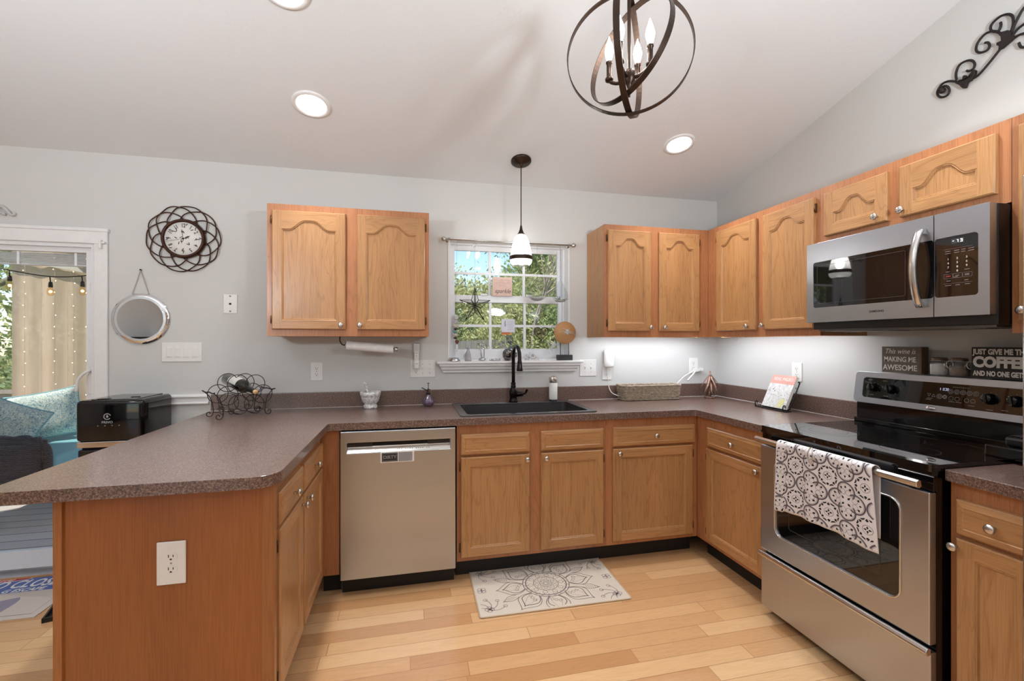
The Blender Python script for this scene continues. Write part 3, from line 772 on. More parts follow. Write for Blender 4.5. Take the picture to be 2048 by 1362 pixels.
m = MB(); fw_ = lambda u, v: (u, -.0264, v); m.ribbon(rrect(wx0+.07, wx1-.07, wz0+.05, wz1-.05, .01), .003, fw_, True); m.build('inner_window_edge', plain('window_edge', srgb(58,54,50), .3), od)
m = MB(); P = rrect(wx0-.006, wx1+.006, wz0-.006, wz1+.006, .041, 8); V = []; 
fb = [(p[0], -.0335, p[1]) for p in P]; m.tube(fb, .004, 6, True); m.build('window_bezel', 'steel_light', od)
m = MB(); 
m.poly([(-.066, .850), (-.078, .856), (-.080, .872), (-.070, .880), (-.058, .876), (-.056, .856)], (), 'x', .012, W-.010)
hd = m.build('handle', 'steel_light', od, bevel=.003)
m = MB(); m.box(.05, .08, -.060, -.018, .850, .868); m.box(W-.08, W-.05, -.060, -.018, .850, .868); m.build('handle_bracket', 'blackgloss', od)
m = MB(); m.box(.003, W-.003, -.028, -.002, .042, .298, bev=.004)
dw = m.build('storage_drawer', 'rsteel', t)
m = MB(); m.poly([(-.028, .292), (-.046, .290), (-.052, .302), (-.044, .316), (-.028, .314)], (), 'x', .001, W-.001); m.build('drawer_pull', 'steel_light', dw, bevel=.004)
m = MB(); m.box(.003, W-.003, .560, .625, .900, 1.030, bev=.003); m.box(.0, W, .545, .560, .928, .950, bev=.003); m.build('riser', 'blackgloss', t)
bg = MB(); 
P = rrect(-.004, W+.004, 0, .158, .022, 6); 
fm = Matrix.Translation((0, .545, 1.030)) @ Matrix.Rotation(math.radians(-8), 4, 'X')
b2 = MB(); b2.poly(P, [rrect(.040, W-.040, .028, .130, .014)], 'y', 0, .075); b2.v = [tuple(fm @ Vector(p)) for p in b2.v]
bgo = b2.build('backguard', 'rsteel', t, bevel=.007)
g = MB(); g.poly(rrect(.038, W-.038, .026, .132, .014), (), 'y', .003, .03); g.v = [tuple(fm @ Vector(p)) for p in g.v]; g.build('control_panel', 'blackglass', bgo)
g = MB(); g.poly([(0,0), (W,0), (W,.02), (0,.02)], (), 'y', .0, .0)
def on_panel(u, v): return tuple(fm @ Vector((u, .0022, v)))
g = MB()
for k in range(5): g.ribbon(circ(.424+.0225*k, .096, .0090, 20), .0014, on_panel, True); g.ribbon(circ(.424+.0225*k, .096, .0040, 10), .0012, on_panel, True)
for k in range(2): g.ribbon(circ(.428+.0225*k, .066, .0085, 20), .0010, on_panel, True)
for k in range(2): g.ribbon(circ(.484+.022*k, .064, .0080, 20), .0014, on_panel, True)
for k in range(2): g.ribbon(circ(.384+.020*k, .070, .0095-.002*k, 20), .0018, on_panel, True); g.ribbon(circ(.384+.020*k, .070, .0040, 10), .0015, on_panel, True)
g.ribbon([(.336, .078), (.350, .078), (.343, .066)], .0016, on_panel, True); g.ribbon([(.354, .066), (.368, .066), (.361, .078)], .0016, on_panel, True)
for k in range(9): g.ribbon([(.432+.007*k, .116), (.436+.007*k, .116)], .0022, on_panel)
for (a, b) in ((.062, .118), (.135, .118), (.075, .044), (.145, .044), (.33, .052), (.552, .036), (.60, .040), (.42, .052), (.445, .052), (.49, .044), (.336, .058)): g.ribbon([(a, b), (a+.022, b)], .0016, on_panel)
for cx_ in (.095, .180, .562, .642):
    for q in range(7):
        aa = math.radians(-130+q*43+90); g.ribbon([(cx_+.026*math.cos(aa), .080+.026*math.sin(aa)), (cx_+.0275*math.cos(aa), .080+.0275*math.sin(aa))], .002, on_panel)
g.build('control_marks', 'greyink', bgo)
g = MB()
for k, q in ((0, .0), (1, .012), (2, .020), (3, .028)):
    if k == 0: g.ribbon([(.385, .098), (.385, .108)], .0016, on_panel)
    else: g.ribbon([(.383+q, .098), (.383+q+.005, .098), (.383+q+.005, .108), (.383+q, .108)], .0013, on_panel, k != 2)
g.build('clock_display', emissive('blue_display', (.55,.6,1,1), .8), bgo)
for cx_ in (.095, .180, .562, .642):
    m = MB(); mm = fm @ Matrix.Translation((cx_, .003, .080)) @ Matrix.Rotation(PI/2, 4, 'X')
    m.lathe([(.0225, 0), (.0225, .006), (.019, .012), (.018, .026), (.014, .028), (1e-5, .028)], 28, mm)
    m.box(-.004, .004, -.018, .018, .024, .034, bev=.002, M4=mm @ Matrix.Rotation(.2, 4, 'Z')); m.build('knob', 'blackgloss', bgo)
m = MB(); mm = fm @ Matrix.Translation((.358, .0, .013)) @ Matrix.Rotation(PI/2, 4, 'X') @ Matrix.Diagonal((1, .42, 1, 1)); m.lathe([(.020, 0), (.020, .002), (.018, .0035), (1e-5, .004)], 28, mm); m.build('oval_badge', 'chrome', bgo)

# ------------------------------------------------------------ microwave
t = thing('microwave', 'steel over-the-range microwave with a curved handle under short cabinets', 'microwave', (-.400, -1.213, 0), -PI/2)
W = .752; Z0, Z1 = 1.437, 1.832
m = MB(); m.box(.006, W-.0, .035, .385, 1.402, Z1-.001, bev=.004); m.build('case', 'black', t)
m = MB(); m.box(.02, W-.02, .06, .37, 1.393, 1.404); m.box(.08, .33, .10, .22, 1.390, 1.394); m.box(.42, .68, .10, .22, 1.390, 1.394); m.build('underside_vent', plain('grey_filter', srgb(120,118,118), .4, .7), t)
SP = .575
gl0, gl1 = .040, .545
m = MB(); m.poly([(.002, Z0), (SP-.0015, Z0), (SP-.0015, Z1), (.002, Z1)], [rrect(gl0, gl1+.03-.0015, 1.510, 1.736, .010)], 'y', 0, .035)
md = m.build('door', 'rsteel', t, bevel=.003)
m = MB(); m.poly(rrect(gl0-.002, SP-.002, 1.508, 1.738, .010), (), 'y', .002, .03); m.build('door_glass', 'blackglass', md)
m = MB(); m.ribbon(rrect(gl0+.020, gl1-.075, 1.530, 1.716, .006), .0016, lambda u, v: (u, .0018, v), True); m.build('window_edge', plain('mw_edge', srgb(70,68,68), .3), md)
m = MB(); P = [(SP+.0015, Z0), (W-.004, Z0), (W-.004, Z1), (SP+.0015, Z1)]
m.poly(P, [rrect(SP+.002, .715, 1.510, 1.736, .012)], 'y', 0, .035); cp = m.build('control_side', 'rsteel', t, bevel=.006)
m = MB(); m.poly(rrect(SP+.001, .717, 1.508, 1.738, .012), (), 'y', .002, .03); m.build('control_panel', 'blackglass', cp)
m = MB(); pm = lambda u, v: (u, .0016, v)
for r in range(3):
    for c_ in range(3): pass
for r, row in enumerate(('123', '456', '789')):
    for c_, chh in enumerate(row): text('key_label', chh, .0105, 'ink', cp, (.622+.029*c_, .0012, 1.652-.0155*r), FRONT, .0002, 1, depth=.0002)
text('key_label', '0', .0105, 'ink', cp, (.651, .0012, 1.6055), FRONT, .0002, 1, depth=.0002)
for (a, b, w) in ((.612,1.682,.018), (.641,1.682,.016), (.663,1.682,.014), (.684,1.682,.018), (.612,1.674,.018), (.641,1.674,.016), (.663,1.674,.012), (.684,1.674,.018), (.614,1.605,.014), (.673,1.607,.016), (.616,1.570,.014), (.673,1.568,.012), (.612,1.553,.020), (.645,1.553,.014), (.674,1.553,.016), (.645,1.588,.012), (.640,1.583,.012), (.674,1.590,.014), (.674,1.586,.014)):
    m.ribbon([(a, b), (a+w, b)], .0018, pm)
for a in (.608, .638, .668): m.ribbon(rrect(a, a+.028, 1.580, 1.596, .001, 1), .0006, pm, True)
m.ribbon([(.607, 1.690), (.697, 1.690)], .0006, pm); m.ribbon([(.607, 1.560), (.697, 1.560)], .0006, pm); m.build('key_marks', 'greyink', cp)
m = MB(); m.ribbon([(.614, 1.588), (.630, 1.588)], .005, pm); m.build('stop_mark', plain('red_ink', srgb(150,50,44), .5), cp)
m = MB(); m.box(.632, .672, .0012, .0018, 1.708, 1.726); m.build('display', plain('display_grey', srgb(72,72,76), .2), cp)
m = MB()
m.ribbon([(.636, 1.718), (.641, 1.7185)], .0018, lambda u, v: (u, .0008, v)); m.ribbon([(.650, 1.7215), (.654, 1.7215), (.654, 1.712)], .0016, lambda u, v: (u, .0008, v))
m.ribbon([(.661, 1.7215), (.667, 1.7215), (.667, 1.712), (.661, 1.712)], .0016, lambda u, v: (u, .0008, v)); m.ribbon([(.662, 1.717), (.667, 1.717)], .0014, lambda u, v: (u, .0008, v))
m.build('clock_digits', emissive('white_display', (.8,.88,1,1), 2.2), cp)
m = MB(); hx = .535; pts = []
n = 20; V = []
for i in range(n+1):
    u = i/n; z = 1.784-.308*u; y = -.012-.040*math.sin(PI*u)**.7
    for dx, dy in ((-.015, .006), (-.012, -.004), (.0, -.008), (.012, -.004), (.015, .006), (0, .010)): V.append((hx+dx, y+dy, z))
F = []
for i in range(n):
    for k in range(6): F.append([6*i+k, 6*i+(k+1) % 6, 6*(i+1)+(k+1) % 6, 6*(i+1)+k])
F += [list(range(6)), [6*n+k for k in range(6)][::-1]]
m.add(V, F, 0, True); m.box(hx-.012, hx+.012, -.014, .001, 1.765, 1.785); m.box(hx-.012, hx+.012, -.014, .001, 1.475, 1.495)
m.build('handle', 'steel_light', md)
text('lettering', 'SAMSUNG', .012, 'slot', md, (.355, -.0005, 1.474), FRONT, .0003, 1.15, depth=.0002)

# ------------------------------------------------------------ fridge
t = thing('refrigerator', 'tall steel refrigerator cut off by the right edge of the view', 'refrigerator', (-.752, -2.236, 0), -PI/2)
m = MB(); m.box(.004, .90, .075, .745, .03, 1.79); m.build('cabinet', plain('fridge_grey', srgb(120,118,118), .45, .2), t)
m = MB(); m.box(0, .904, 0, .07, .952, 1.803, bev=.010, seg=4); m.build('door', 'steel_light', t)
m = MB(); m.box(0, .904, 0, .07, .06, .938, bev=.010, seg=4); m.build('freezer_drawer', 'steel_light', t)
for z0, z1 in ((1.02, 1.70),):
    m = MB(); m.tube([(.86, -.002, z0), (.86, -.05, z0), (.86, -.05, z1), (.86, -.002, z1)], .010, 10); m.build('handle', 'steel_light', t)
m = MB(); m.box(.02, .88, .08, .12, 0, .06); m.build('kick_grille', 'black', t)

# ------------------------------------------------------------ outlets and switches
def duplex(m_plate, x, z, y=-.0062):
    m = MB(); m.poly([(p[0]+x, p[1]+z) for p in rrect(-.017, .017, -.0135, .0135, .010, 5)], (), 'y', y-.0012, y+.001); r = m.build('receptacle', 'white', m_plate)
    m = MB(); yy = y-.0016; m.box(x-.0075, x-.0052, yy, yy+.001, z-.001, z+.008); m.box(x+.0052, x+.0075, yy, yy+.001, z-.0, z+.0068); m.box(x-.0028, x+.0028, yy, yy+.001, z-.009, z-.0045)
    m.build('slots', 'slot', r); return r
def plate(name, label, cat, loc, rotz, w, h, group=None):
    t = thing(name, label, cat, loc, rotz, group)
    m = MB(); m.box(-w/2, w/2, -.006, 0, -h/2, h/2, bev=.0025); return t, m.build('cover_plate', 'white', t)
def outlet(label, loc, rotz, w=.075, h=.118, skip=None):
    t, p = plate('wall_outlet', label, 'outlet', loc, rotz, w, h, 'duplex wall outlets')
    for k, dz in enumerate((.0195, -.0195)):
        if k != skip: duplex(t, 0, dz)
    m = MB(); m.lathe([(.003, 0), (.002, .001), (1e-5, .001)], 10, Matrix.Translation((0, -.006, 0)) @ Matrix.Rotation(PI/2, 4, 'X')); m.build('screw', 'greyink', t)
    return t
outlet('white outlet on the wall under the left wall cabinet', (-2.970, 0, 1.148), 0)
outlet('white outlet on the end panel of the peninsula', (-3.107, -1.5225, .6525), 0, .080, .133)
outlet('white outlet below the white plug-in device right of the window', (-.945, 0, 1.115), 0, skip=0)
outlet('white outlet with plugs in it near the corner of the backsplash', (-.216, 0, 1.153), 0, .080, .122)
outlet('white outlet on the right wall behind the cookbook stand', (0, -.760, 1.150), -PI/2)
def toggle(t, x):
    m = MB(); m.box(x-.005, x+.005, -.0085, -.004, -.012, .012, bev=.001); m.box(x-.0035, x+.0035, -.016, -.006, -.002, .008, bev=.001); m.build('toggle', 'white', t)
    m = MB(); 
    for dz in (.030, -.030): m.lathe([(.0028, 0), (1e-5, .001)], 8, Matrix.Translation((x, -.006, dz)) @ Matrix.Rotation(PI/2, 4, 'X'))
    m.build('screws', 'greyink', t)
t, p = plate('switch_plate', 'white three-gang plate with an outlet and two toggles left of the window', 'light switch', (-2.295, 0, 1.157), 0, .168, .118, 'switch plates')
duplex(t, -.046, -.020); toggle(t, .0); toggle(t, .046)
t, p = plate('switch_plate', 'white plate with two toggle switches right of the window', 'light switch', (-1.096, 0, 1.147), 0, .128, .122, 'switch plates')
toggle(t, -.023); toggle(t, .023)
t, p = plate('switch_plate', 'wide white plate with four rocker switches below the round mirror', 'light switch', (-3.737, 0, 1.277), 0, .215, .117, 'switch plates')
for k in range(4):
    m = MB(); m.box(-.083+.046*k, -.050+.046*k, -.0085, -.005, -.033, .033, bev=.0012); m.box(-.079+.046*k, -.054+.046*k, -.0105, -.006, -.028, .028, bev=.002); m.build('rocker', 'white', t)
t, p = plate('phone_jack', 'white phone jack plate on the wall right of the clock', 'phone jack', (-3.472, 0, 1.576), 0, .078, .118)
m = MB(); m.box(-.006, .006, -.0075, -.004, -.006, .006); m.build('jack', 'slot', t)
m = MB()
for dz in (.048, -.046): m.lathe([(.005, 0), (.005, .003), (1e-5, .004)], 10, Matrix.Translation((0, -.006, dz)) @ Matrix.Rotation(PI/2, 4, 'X'))
m.build('screws', 'greyink', t)

# ------------------------------------------------------------ unseen uplighters, added behind the viewer to light the ceiling evenly
def fill_uplighter(x, y, tl_=math.radians(30)):
    t = thing('fill_uplighter', 'unseen uplighter added behind the viewer to light the ceiling', 'added fill light', (x, y, 0), 0, 'added ceiling uplighters')
    m = MB(); m.lathe([(.13, 0), (.13, .015), (.02, .03)], 28); m.build('base', 'bronze', t)
    m = MB(); m.tube([(0, 0, .02), (0, 0, 1.74)], .011, 10); m.build('pole', 'bronze', t)
    m = MB(); hm = Matrix.Translation((0, 0, 1.75)) @ Matrix.Rotation(-tl_, 4, 'X'); m.lathe([(.02, -.03), (.08, .0), (.14, .08), (.137, .08), (.075, .007), (.01, -.015)], 28, hm, cap=False); m.build('lamp_shade', 'bronze', t)
    light('lamp', 'AREA', tuple(hm @ Vector((0, 0, .05))), (PI-tl_, 0, 0), FILL_POWER, (.84,.92,1), t, shape='DISK', size=.26)
fill_uplighter(-3.9, -2.9); fill_uplighter(-1.1, -3.4); fill_uplighter(-4.6, -4.7, math.radians(5))
t = thing('media_cabinet', 'tall black cabinet in the part of the room behind the viewer', 'cabinet', (-7.15, -6.9, 0))
m = MB(); m.box(0, .5, 0, 1.2, .08, 1.42, bev=.006); m.build('body', 'black', t)
for y in (.02, .61):
    m = MB(); m.box(.5, .52, y, y+.57, .12, 1.38, bev=.004); m.build('door', 'black', t)
m = MB(); m.box(.03, .47, .03, 1.17, 0, .08); m.build('plinth', 'black', t)

# ------------------------------------------------------------ towel on the oven handle
M['towel'] = plain('towel_cotton', srgb(228,222,222), .85, bump=.3, scale=500)
M['towelgrey'] = plain('towel_print_grey', srgb(96,88,94), .85)
M['towelblack'] = plain('towel_print_black', srgb(30,27,30), .85)
t = thing('dish_towel', 'white dish towel printed with black medallions hanging from the oven handle', 'towel', (-.655, -1.222, 0), -PI/2, None)
TU, TV = .435, .30
def tow(u, v, lift=0):
    """u across 0..TU, v down from the handle 0..TV on the front; negative v runs behind the handle"""
    s = u/TU
    fold = .0045*math.sin(s*PI*5.2+.6)+.003*math.sin(s*PI*11+1)
    if v >= 0:
        d = v/TV; x = .163+u+(.018*s-.012*(1-s))*d*1.0
        y = -.0885-fold*(.15+d)-.010*math.exp(-((s-.44)/.035)**2)*(1-.5*d)-lift; z = .874-v-(.006 if s < .1 else 0)
        z += .012*d*math.sin(s*PI*1.0)
        return (x, y+.004*d, z)
    w = -v
    if w < .045:
        a = w/.045*PI; return (.163+u, -.069-.0195*math.cos(a)-lift*math.cos(a), .874+.0155*math.sin(a)+lift*math.sin(a))
    return (.158+u*1.015, -.0495+.003*math.sin(s*9)-.0, .874-(w-.045))
m = MB(); nu, nv = 64, 44; V = []; 
vs = [-.30+.255*i/10 for i in range(10)]+[-.045+.045*i/8 for i in range(8)]+[TV*i/30 for i in range(31)]
for v in vs:
    for i in range(nu+1): V.append(tow(TU*i/nu, v))
F = [[r*(nu+1)+i, r*(nu+1)+i+1, (r+1)*(nu+1)+i+1, (r+1)*(nu+1)+i] for r in range(len(vs)-1) for i in range(nu)]
m.add(V, F, 0, True); m.build('cloth', 'towel', t, solid=.0016)
P = .152
def tf(u, v): return tow(u, v, .0013)
def inb(pts): return [p for p in pts if 0.003 < p[0] < TU-.003 and -.02 < p[1] < TV-.003]
def stroke(mb, pts, w, closed=False):
    if closed: pts = pts+[pts[0]]
    run = []
    for p in pts:
        if 0.003 < p[0] < TU-.003 and -.02 < p[1] < TV-.003: run.append(p)
        else:
            if len(run) > 1: mb.ribbon(run, w, tf)
            run = []
    if len(run) > 1: mb.ribbon(run, w, tf)
gy, bk = MB(), MB()
def leaf(mb, x, y, a, L, W_):
    c, s = math.cos(a), math.sin(a); pts = [(0, 0), (L*.35, W_/2), (L, 0), (L*.35, -W_/2)]
    q = [(x+c*p-s*r, y+s*p+c*r) for p, r in pts]
    if len(inb(q)) == 4: mb.blob(q, tf)
for iu in range(-1, 4):
    for iv in range(-1, 4):
        mx, my = .104+P*iu, .075+P*iv
        # medallion
        stroke(bk, circ(mx, my, .0165, 20), .0012, True)
        for k in range(4): leaf(bk, mx+.002*math.cos(k*PI/2), my+.002*math.sin(k*PI/2), k*PI/2, .012, .0075)
        for k in range(8):
            a = k*PI/4+PI/8*0; leaf(bk, mx+.028*math.cos(a), my+.028*math.sin(a), a, .013, .012)
            leaf(bk, mx+.036*math.cos(a+.32), my+.036*math.sin(a+.32), a+1.7, .014, .007); leaf(bk, mx+.036*math.cos(a-.32), my+.036*math.sin(a-.32), a-1.7, .014, .007)
        # quatrefoil between the medallions
        qx, qy = mx+P/2, my+P/2; r = .0345; o_ = .0385
        for k in range(4):
            a = k*PI/2; cx_, cy_ = qx+o_*math.cos(a), qy+o_*math.sin(a)
            stroke(gy, circ(cx_, cy_, r, 26, a-2.25, a+2.25), .0058); stroke(bk, circ(cx_, cy_, r-.005, 22, a-2.3, a+2.3), .0009)
            for sgn in (1, -1): stroke(bk, circ(cx_+.012*math.cos(a+sgn*1.9), cy_+.012*math.sin(a+sgn*1.9), .0105, 14), .0010, True)
            leaf(bk, cx_+.012*math.cos(a), cy_+.012*math.sin(a), a, .011, .009)
            for sgn in (1, -1): leaf(bk, cx_+.016*math.cos(a+sgn*1.05), cy_+.016*math.sin(a+sgn*1.05), a+sgn*1.05, .011, .011)
            b = a+PI/4; leaf(bk, qx+.010*math.cos(b), qy+.010*math.sin(b), b, .016, .009)
            leaf(bk, qx+.046*math.cos(b), qy+.046*math.sin(b), b, .010, .007)
gy.build('grey_print', 'towelgrey', t); bk.build('black_print', 'towelblack', t)
m = MB(); m.tube(smooth([(.352, -.1035, .835), (.345, -.106, .87), (.352, -.100, .896), (.362, -.100, .896), (.368, -.106, .87), (.362, -.1035, .835)], 4), .0028, 8); m.build('clip', 'chrome', t)

# ------------------------------------------------------------ signs and jars on the range
BGZ = 1.1905
def wood(name, a, b, axis=0):
    return oak(name, axis, a, b, .7)
M['greywood'] = wood('weathered_grey_wood', srgb(112,98,90), srgb(84,72,66), 0)
M['brownwood'] = wood('stained_wood_edge', srgb(104,78,58), srgb(76,54,40), 2)
M['charcoal'] = plain('charcoal_paint', srgb(44,40,38), .7)
t = thing('wood_sign', 'grey plank sign reading This wine is MAKING ME AWESOME on the range back', 'sign', (-.078, -1.342, BGZ), -PI/2)
m = MB(); m.box(0, .170, 0, .006, 0, .0555); m.box(0, .170, 0, .006, .0565, .126); m.build('plank_face', 'greywood', t)
m = MB(); m.box(.1705, .180, -.002, .040, 0, .126, bev=.001); m.box(0, .1705, .006, .040, 0, .008); m.box(0, .1705, .006, .040, .118, .126); m.box(0, .01, .006, .040, .008, .118); m.build('box_frame', 'brownwood', t)
text('lettering', 'This wine is', .034, 'ink', t, (.083, -.0006, .103), FRONT, .0001, .86, .35, .0003)
text('lettering', 'MAKING ME', .0335, 'ink', t, (.083, -.0006, .064), FRONT, .0007, .80, 0, .0003)
text('lettering', 'AWESOME', .0370, 'ink', t, (.083, -.0006, .024), FRONT, .0007, .88, 0, .0003)
t = thing('wood_sign', 'charcoal sign with white words JUST GIVE ME and COFFEE beside the jars', 'sign', (-.078, -1.710, BGZ), -PI/2)
m = MB(); m.box(0, .225, 0, .040, 0, .128, bev=.0015); m.build('panel', 'charcoal', t)
text('lettering', 'JUST GIVE ME THE', .030, 'ink', t, (.006, -.0006, .108), FRONT, .0014, .72, 0, .0003, 'LEFT')
text('lettering', 'COFFEE', .058, 'ink', t, (.006, -.0006, .065), FRONT, .0034, .86, 0, .0003, 'LEFT')
text('lettering', 'AND NO ONE GETS HURT', .0275, 'ink', t, (.006, -.0006, .019), FRONT, .0013, .66, 0, .0003, 'LEFT')
M['ceramic_dark'] = plain('bronze_jar_lid', srgb(120,92,74), .35, .5)
def jar(label, y, fill, lvl):
    t = thing('storage_jar', label, 'jar', (-.060, y, BGZ), -PI/2, 'clip-lid glass jars')
    m = MB(); m.lathe([(.001, .001), (.030, .001), (.034, .004), (.035, .03), (.034, .052), (.027, .064), (.025, .070)], 28, cap=False); m.build('glass_body', 'clear', t)
    m = MB(); m.lathe([(.001, .003), (.0315, .004), (.0325, lvl), (.001, lvl+.004)], 24, cap=False); m.build('contents', fill, t)
    m = MB(); m.lathe([(.0265, .069), (.029, .070), (.029, .076), (.024, .080), (1e-5, .081)], 28); m.build('lid', 'ceramic_dark', t)
    m = MB(); m.tube([(.029*math.cos(a), .029*math.sin(a), .0675) for a in [2*PI*i/24 for i in range(24)]], .0012, 6, True)
    m.tube(smooth([(.026, -.012, .068), (.034, -.022, .058), (.036, -.026, .040), (.038, -.018, .030)], 4), .0012, 6)
    m.tube([(.046+.013*math.cos(a), -.010, .050+.016*math.sin(a)) for a in [2*PI*i/20 for i in range(20)]], .0024, 8, True); m.build('wire_clasp', 'nickel', t)
    return t
jar('left clip-lid glass jar filled with white powder on the range back', -1.581, plain('flour', srgb(236,234,228), .9), .050)
jar('right clip-lid glass jar filled with greyish brown grains on the range back', -1.656, plain('brown_grains', srgb(150,132,120), .9, var=.25, scale=600), .042)

# ------------------------------------------------------------ griddle on the short worktop
t = thing('waffle_maker', 'black countertop cooker with ribbed lid beside the range', 'appliance', (-.335, -1.905, CT), -PI/2)
m = MB(); m.box(0, .30, 0, .24, .012, .055, bev=.006); m.build('base', 'blackgloss', t)
m = MB(); m.box(.045, .30, .02, .22, .056, .090, bev=.010)
for k in range(18): m.box(.055+.0135*k, .062+.0135*k, .028, .212, .089, .093)
m.build('lid', 'black', t)
for x, y in ((.03, .03), (.27, .03), (.03, .21), (.27, .21)):
    m = MB(); m.lathe([(.010, 0), (.014, .004), (.012, .013)], 12, Matrix.Translation((x, y, 0))); m.build('foot', 'black', t)

# ------------------------------------------------------------ cookbook on its stand
t = thing('cookbook_stand', 'dark iron easel with scroll back holding a cookbook on the counter', 'book stand', (-.142, -.720, CT), -PI/2-.06)
ln = math.radians(24)
def lean(x, d, h): return (x, d+h*math.sin(ln), .008+h*math.cos(ln))     # d: distance in front of the easel plane
m = MB()
m.tube([(-.125, -.030, .004), (.130, -.030, .004)], .0035, 8); m.tube([(-.125, -.030, .004), (-.125, .012, .004)], .003, 8); m.tube([(.130, -.030, .004), (.130, .012, .004)], .003, 8); m.box(-.125, .130, -.030, .006, .001, .004); m.build('ledge', 'iron', t)
for x in (-.118, .122):
    m = MB(); m.tube(smooth([(x, -.030, .004), (x, -.036, .018), (x, -.034, .034), (x, -.026, .040), (x, -.020, .032), (x, -.024, .026)], 4), .0036, 8); m.build('hook', 'iron', t)
m = MB(); fr = rrect(-.112, .118, .0, .185, .004, 1); m.tube([lean(p[0], .010, p[1]) for p in fr], .0045, 6, True)
for sx in (-1, 1):
    for k in range(3): m.tube([lean(.003+sx*.085+.018*math.cos(a)*(1-a/14), .010, .04+.05*k+.020*math.sin(a)*(1-a/14)) for a in [i*.5 for i in range(20)]], .002, 6)
for a_ in (-.03, .035): m.tube([lean(.003+a_+.028*math.cos(a), .010, .185+.018*math.sin(a)) for a in [PI*i/10 for i in range(11)]], .004, 6)
m.build('scroll_back', 'iron', t)
m = MB(); m.tube([lean(.003, .012, .15), (.003, .132, .003)], .003, 8); m.build('rear_leg', 'iron', t)
bk_ = thing('cookbook', 'paperback cookbook with a coral band titled REAL PALEO on the iron stand', 'book', (-.142, -.720, CT), -PI/2-.06)
M['paper'] = plain('page_edges', srgb(226,222,214), .8); M['coral'] = plain('coral_cover', srgb(220,158,144), .5)
t_ = NT('food_photo_cover'); v = t_.coords('Object', (1,1,1)); vo = t_.new('ShaderNodeTexVoronoi', Scale=34.0); t_.l.new(v, vo.inputs['Vector'])
t_.color(t_.ramp(t_.noise(v, 55, 4, .6, 1.2), [(.3, srgb(120,118,116)), (.42, srgb(206,206,204)), (.62, srgb(236,236,234)), (.72, srgb(216,206,172))])); t_.set(Roughness=.35); M['cover'] = t_.m
Rb = Matrix.Translation((0, 0, .008)) @ Matrix.Rotation(-ln, 4, 'X')
def bb(x0, x1, y0, y1, z0, z1, mat, nm):
    m = MB(); m.box(x0, x1, y0, y1, z0, z1); m.v = [tuple(Rb @ Vector(p)) for p in m.v]; return m.build(nm, mat, bk_)
bx0, bx1 = -.082, .112
bb(bx0, bx1, -.018, .000, .001, .214, 'paper', 'page_block')
bb(bx0-.001, bx1+.001, -.0195, -.018, .0, .158, 'cover', 'cover_picture'); bb(bx0-.001, bx1+.001, -.0195, -.018, .158, .216, 'coral', 'title_band')
lt = text('lettering', 'REAL PALEO', .029, 'ink', bk_, tuple(Rb @ Vector((.015, -.0200, .189))), (PI/2-ln, 0, 0), .0004, .98, .12, .0002)
for (cx_, cz_, r) in ((-.030, .125, .028), (.062, .105, .036), (.010, .040, .030)):
    m = MB(); fn = lambda u, v: tuple(Rb @ Vector((u, -.0200, v))); m.ribbon(circ(cx_, cz_, r, 28), .005, fn, True); m.ribbon(circ(cx_, cz_, r-.006, 28), .0012, fn, True); m.build('bowl_picture', 'ink', bk_)
m = MB(); fn = lambda u, v: tuple(Rb @ Vector((u, -.0202, v))); m.blob([(.040, .004), (.085, .012), (.095, .060), (.055, .060)], fn); m.build('sticky_note', plain('pale_yellow_note', srgb(226,222,160), .6), bk_)

# ------------------------------------------------------------ copper leaf tree
M['copper'] = plain('brushed_copper', srgb(150,116,102), .34, .75, var=.3, scale=60)
t = thing('metal_tree', 'small copper tree sculpture with overlapping leaf blades in the counter corner', 'ornament', (-.158, -.128, CT))
m = MB(); m.lathe([(.040, 0), (.041, .008), (.038, .012)], 32); m.build('base', 'copper', t)
m = MB(); m.tube([(0, 0, .01), (0, 0, .205)], .0055, 10); m.build('trunk', 'copper', t)
def blade(L, W_, a, dr, z):
    m = MB(); V = []; n = 7
    for i in range(n+1):
        q = i/n; w = W_*math.sin(PI*min(1, .12+q*.88))**.8; d = L*q; rr = .006+d*math.sin(dr)*(1.1-.1*q); zz = z-d*math.cos(dr)*(.9+.1*q)+.004*math.sin(PI*q)
        for s_ in (-1, 0, 1): V.append((rr*math.cos(a)-s_*w*math.sin(a), rr*math.sin(a)+s_*w*math.cos(a), zz-(0 if s_ == 0 else .004)))
    F = []
    for i in range(n):
        for k in range(2): F.append([3*i+k, 3*i+k+1, 3*i+k+4, 3*i+k+3])
    return m.add(V, F, 0, True)
for z, n, L, dr in ((.176, 7, .120, .60), (.140, 7, .112, .50), (.105, 6, .088, .28)):
    for k in range(n): blade(L, .0110, 2*PI*k/n+z*37, dr, z).build('leaf', 'copper', t, solid=.0012)

# ------------------------------------------------------------ woven basket
M['straw'] = plain('woven_seagrass', srgb(160,144,126), .75, var=.35, scale=60)
t = thing('woven_basket', 'long rectangular woven basket holding white cables on the counter', 'basket', (-.660, -.105, CT))
hw, hd, H = .225, .062, .105
m = MB(); nr = 9
for r in range(nr):
    z = .008+(H-.012)*r/(nr-1); g = 1+.06*(r/nr-.5); pts = []
    per = rrect(-hw*g, hw*g, -hd*g, hd*g, .02, 4); out = []
    for i in range(len(per)):
        a = Vector(per[i]); b = Vector(per[(i+1) % len(per)]); L = (b-a).length; k = max(1, int(L/.012))
        for q in range(k): out.append(a+(b-a)*q/k)
    n = len(out)
    for i, p in enumerate(out):
        pn = out[(i+1) % n]; d = (pn-p); nn = Vector((d.y, -d.x)).normalized(); o_ = .0028*math.sin(i*PI/2+(r % 2)*PI)
        pts.append((p.x+nn.x*o_, p.y+nn.y*o_, z+.0012*math.sin(i*1.7+r)))
    m.tube(pts, .0062, 6, True)
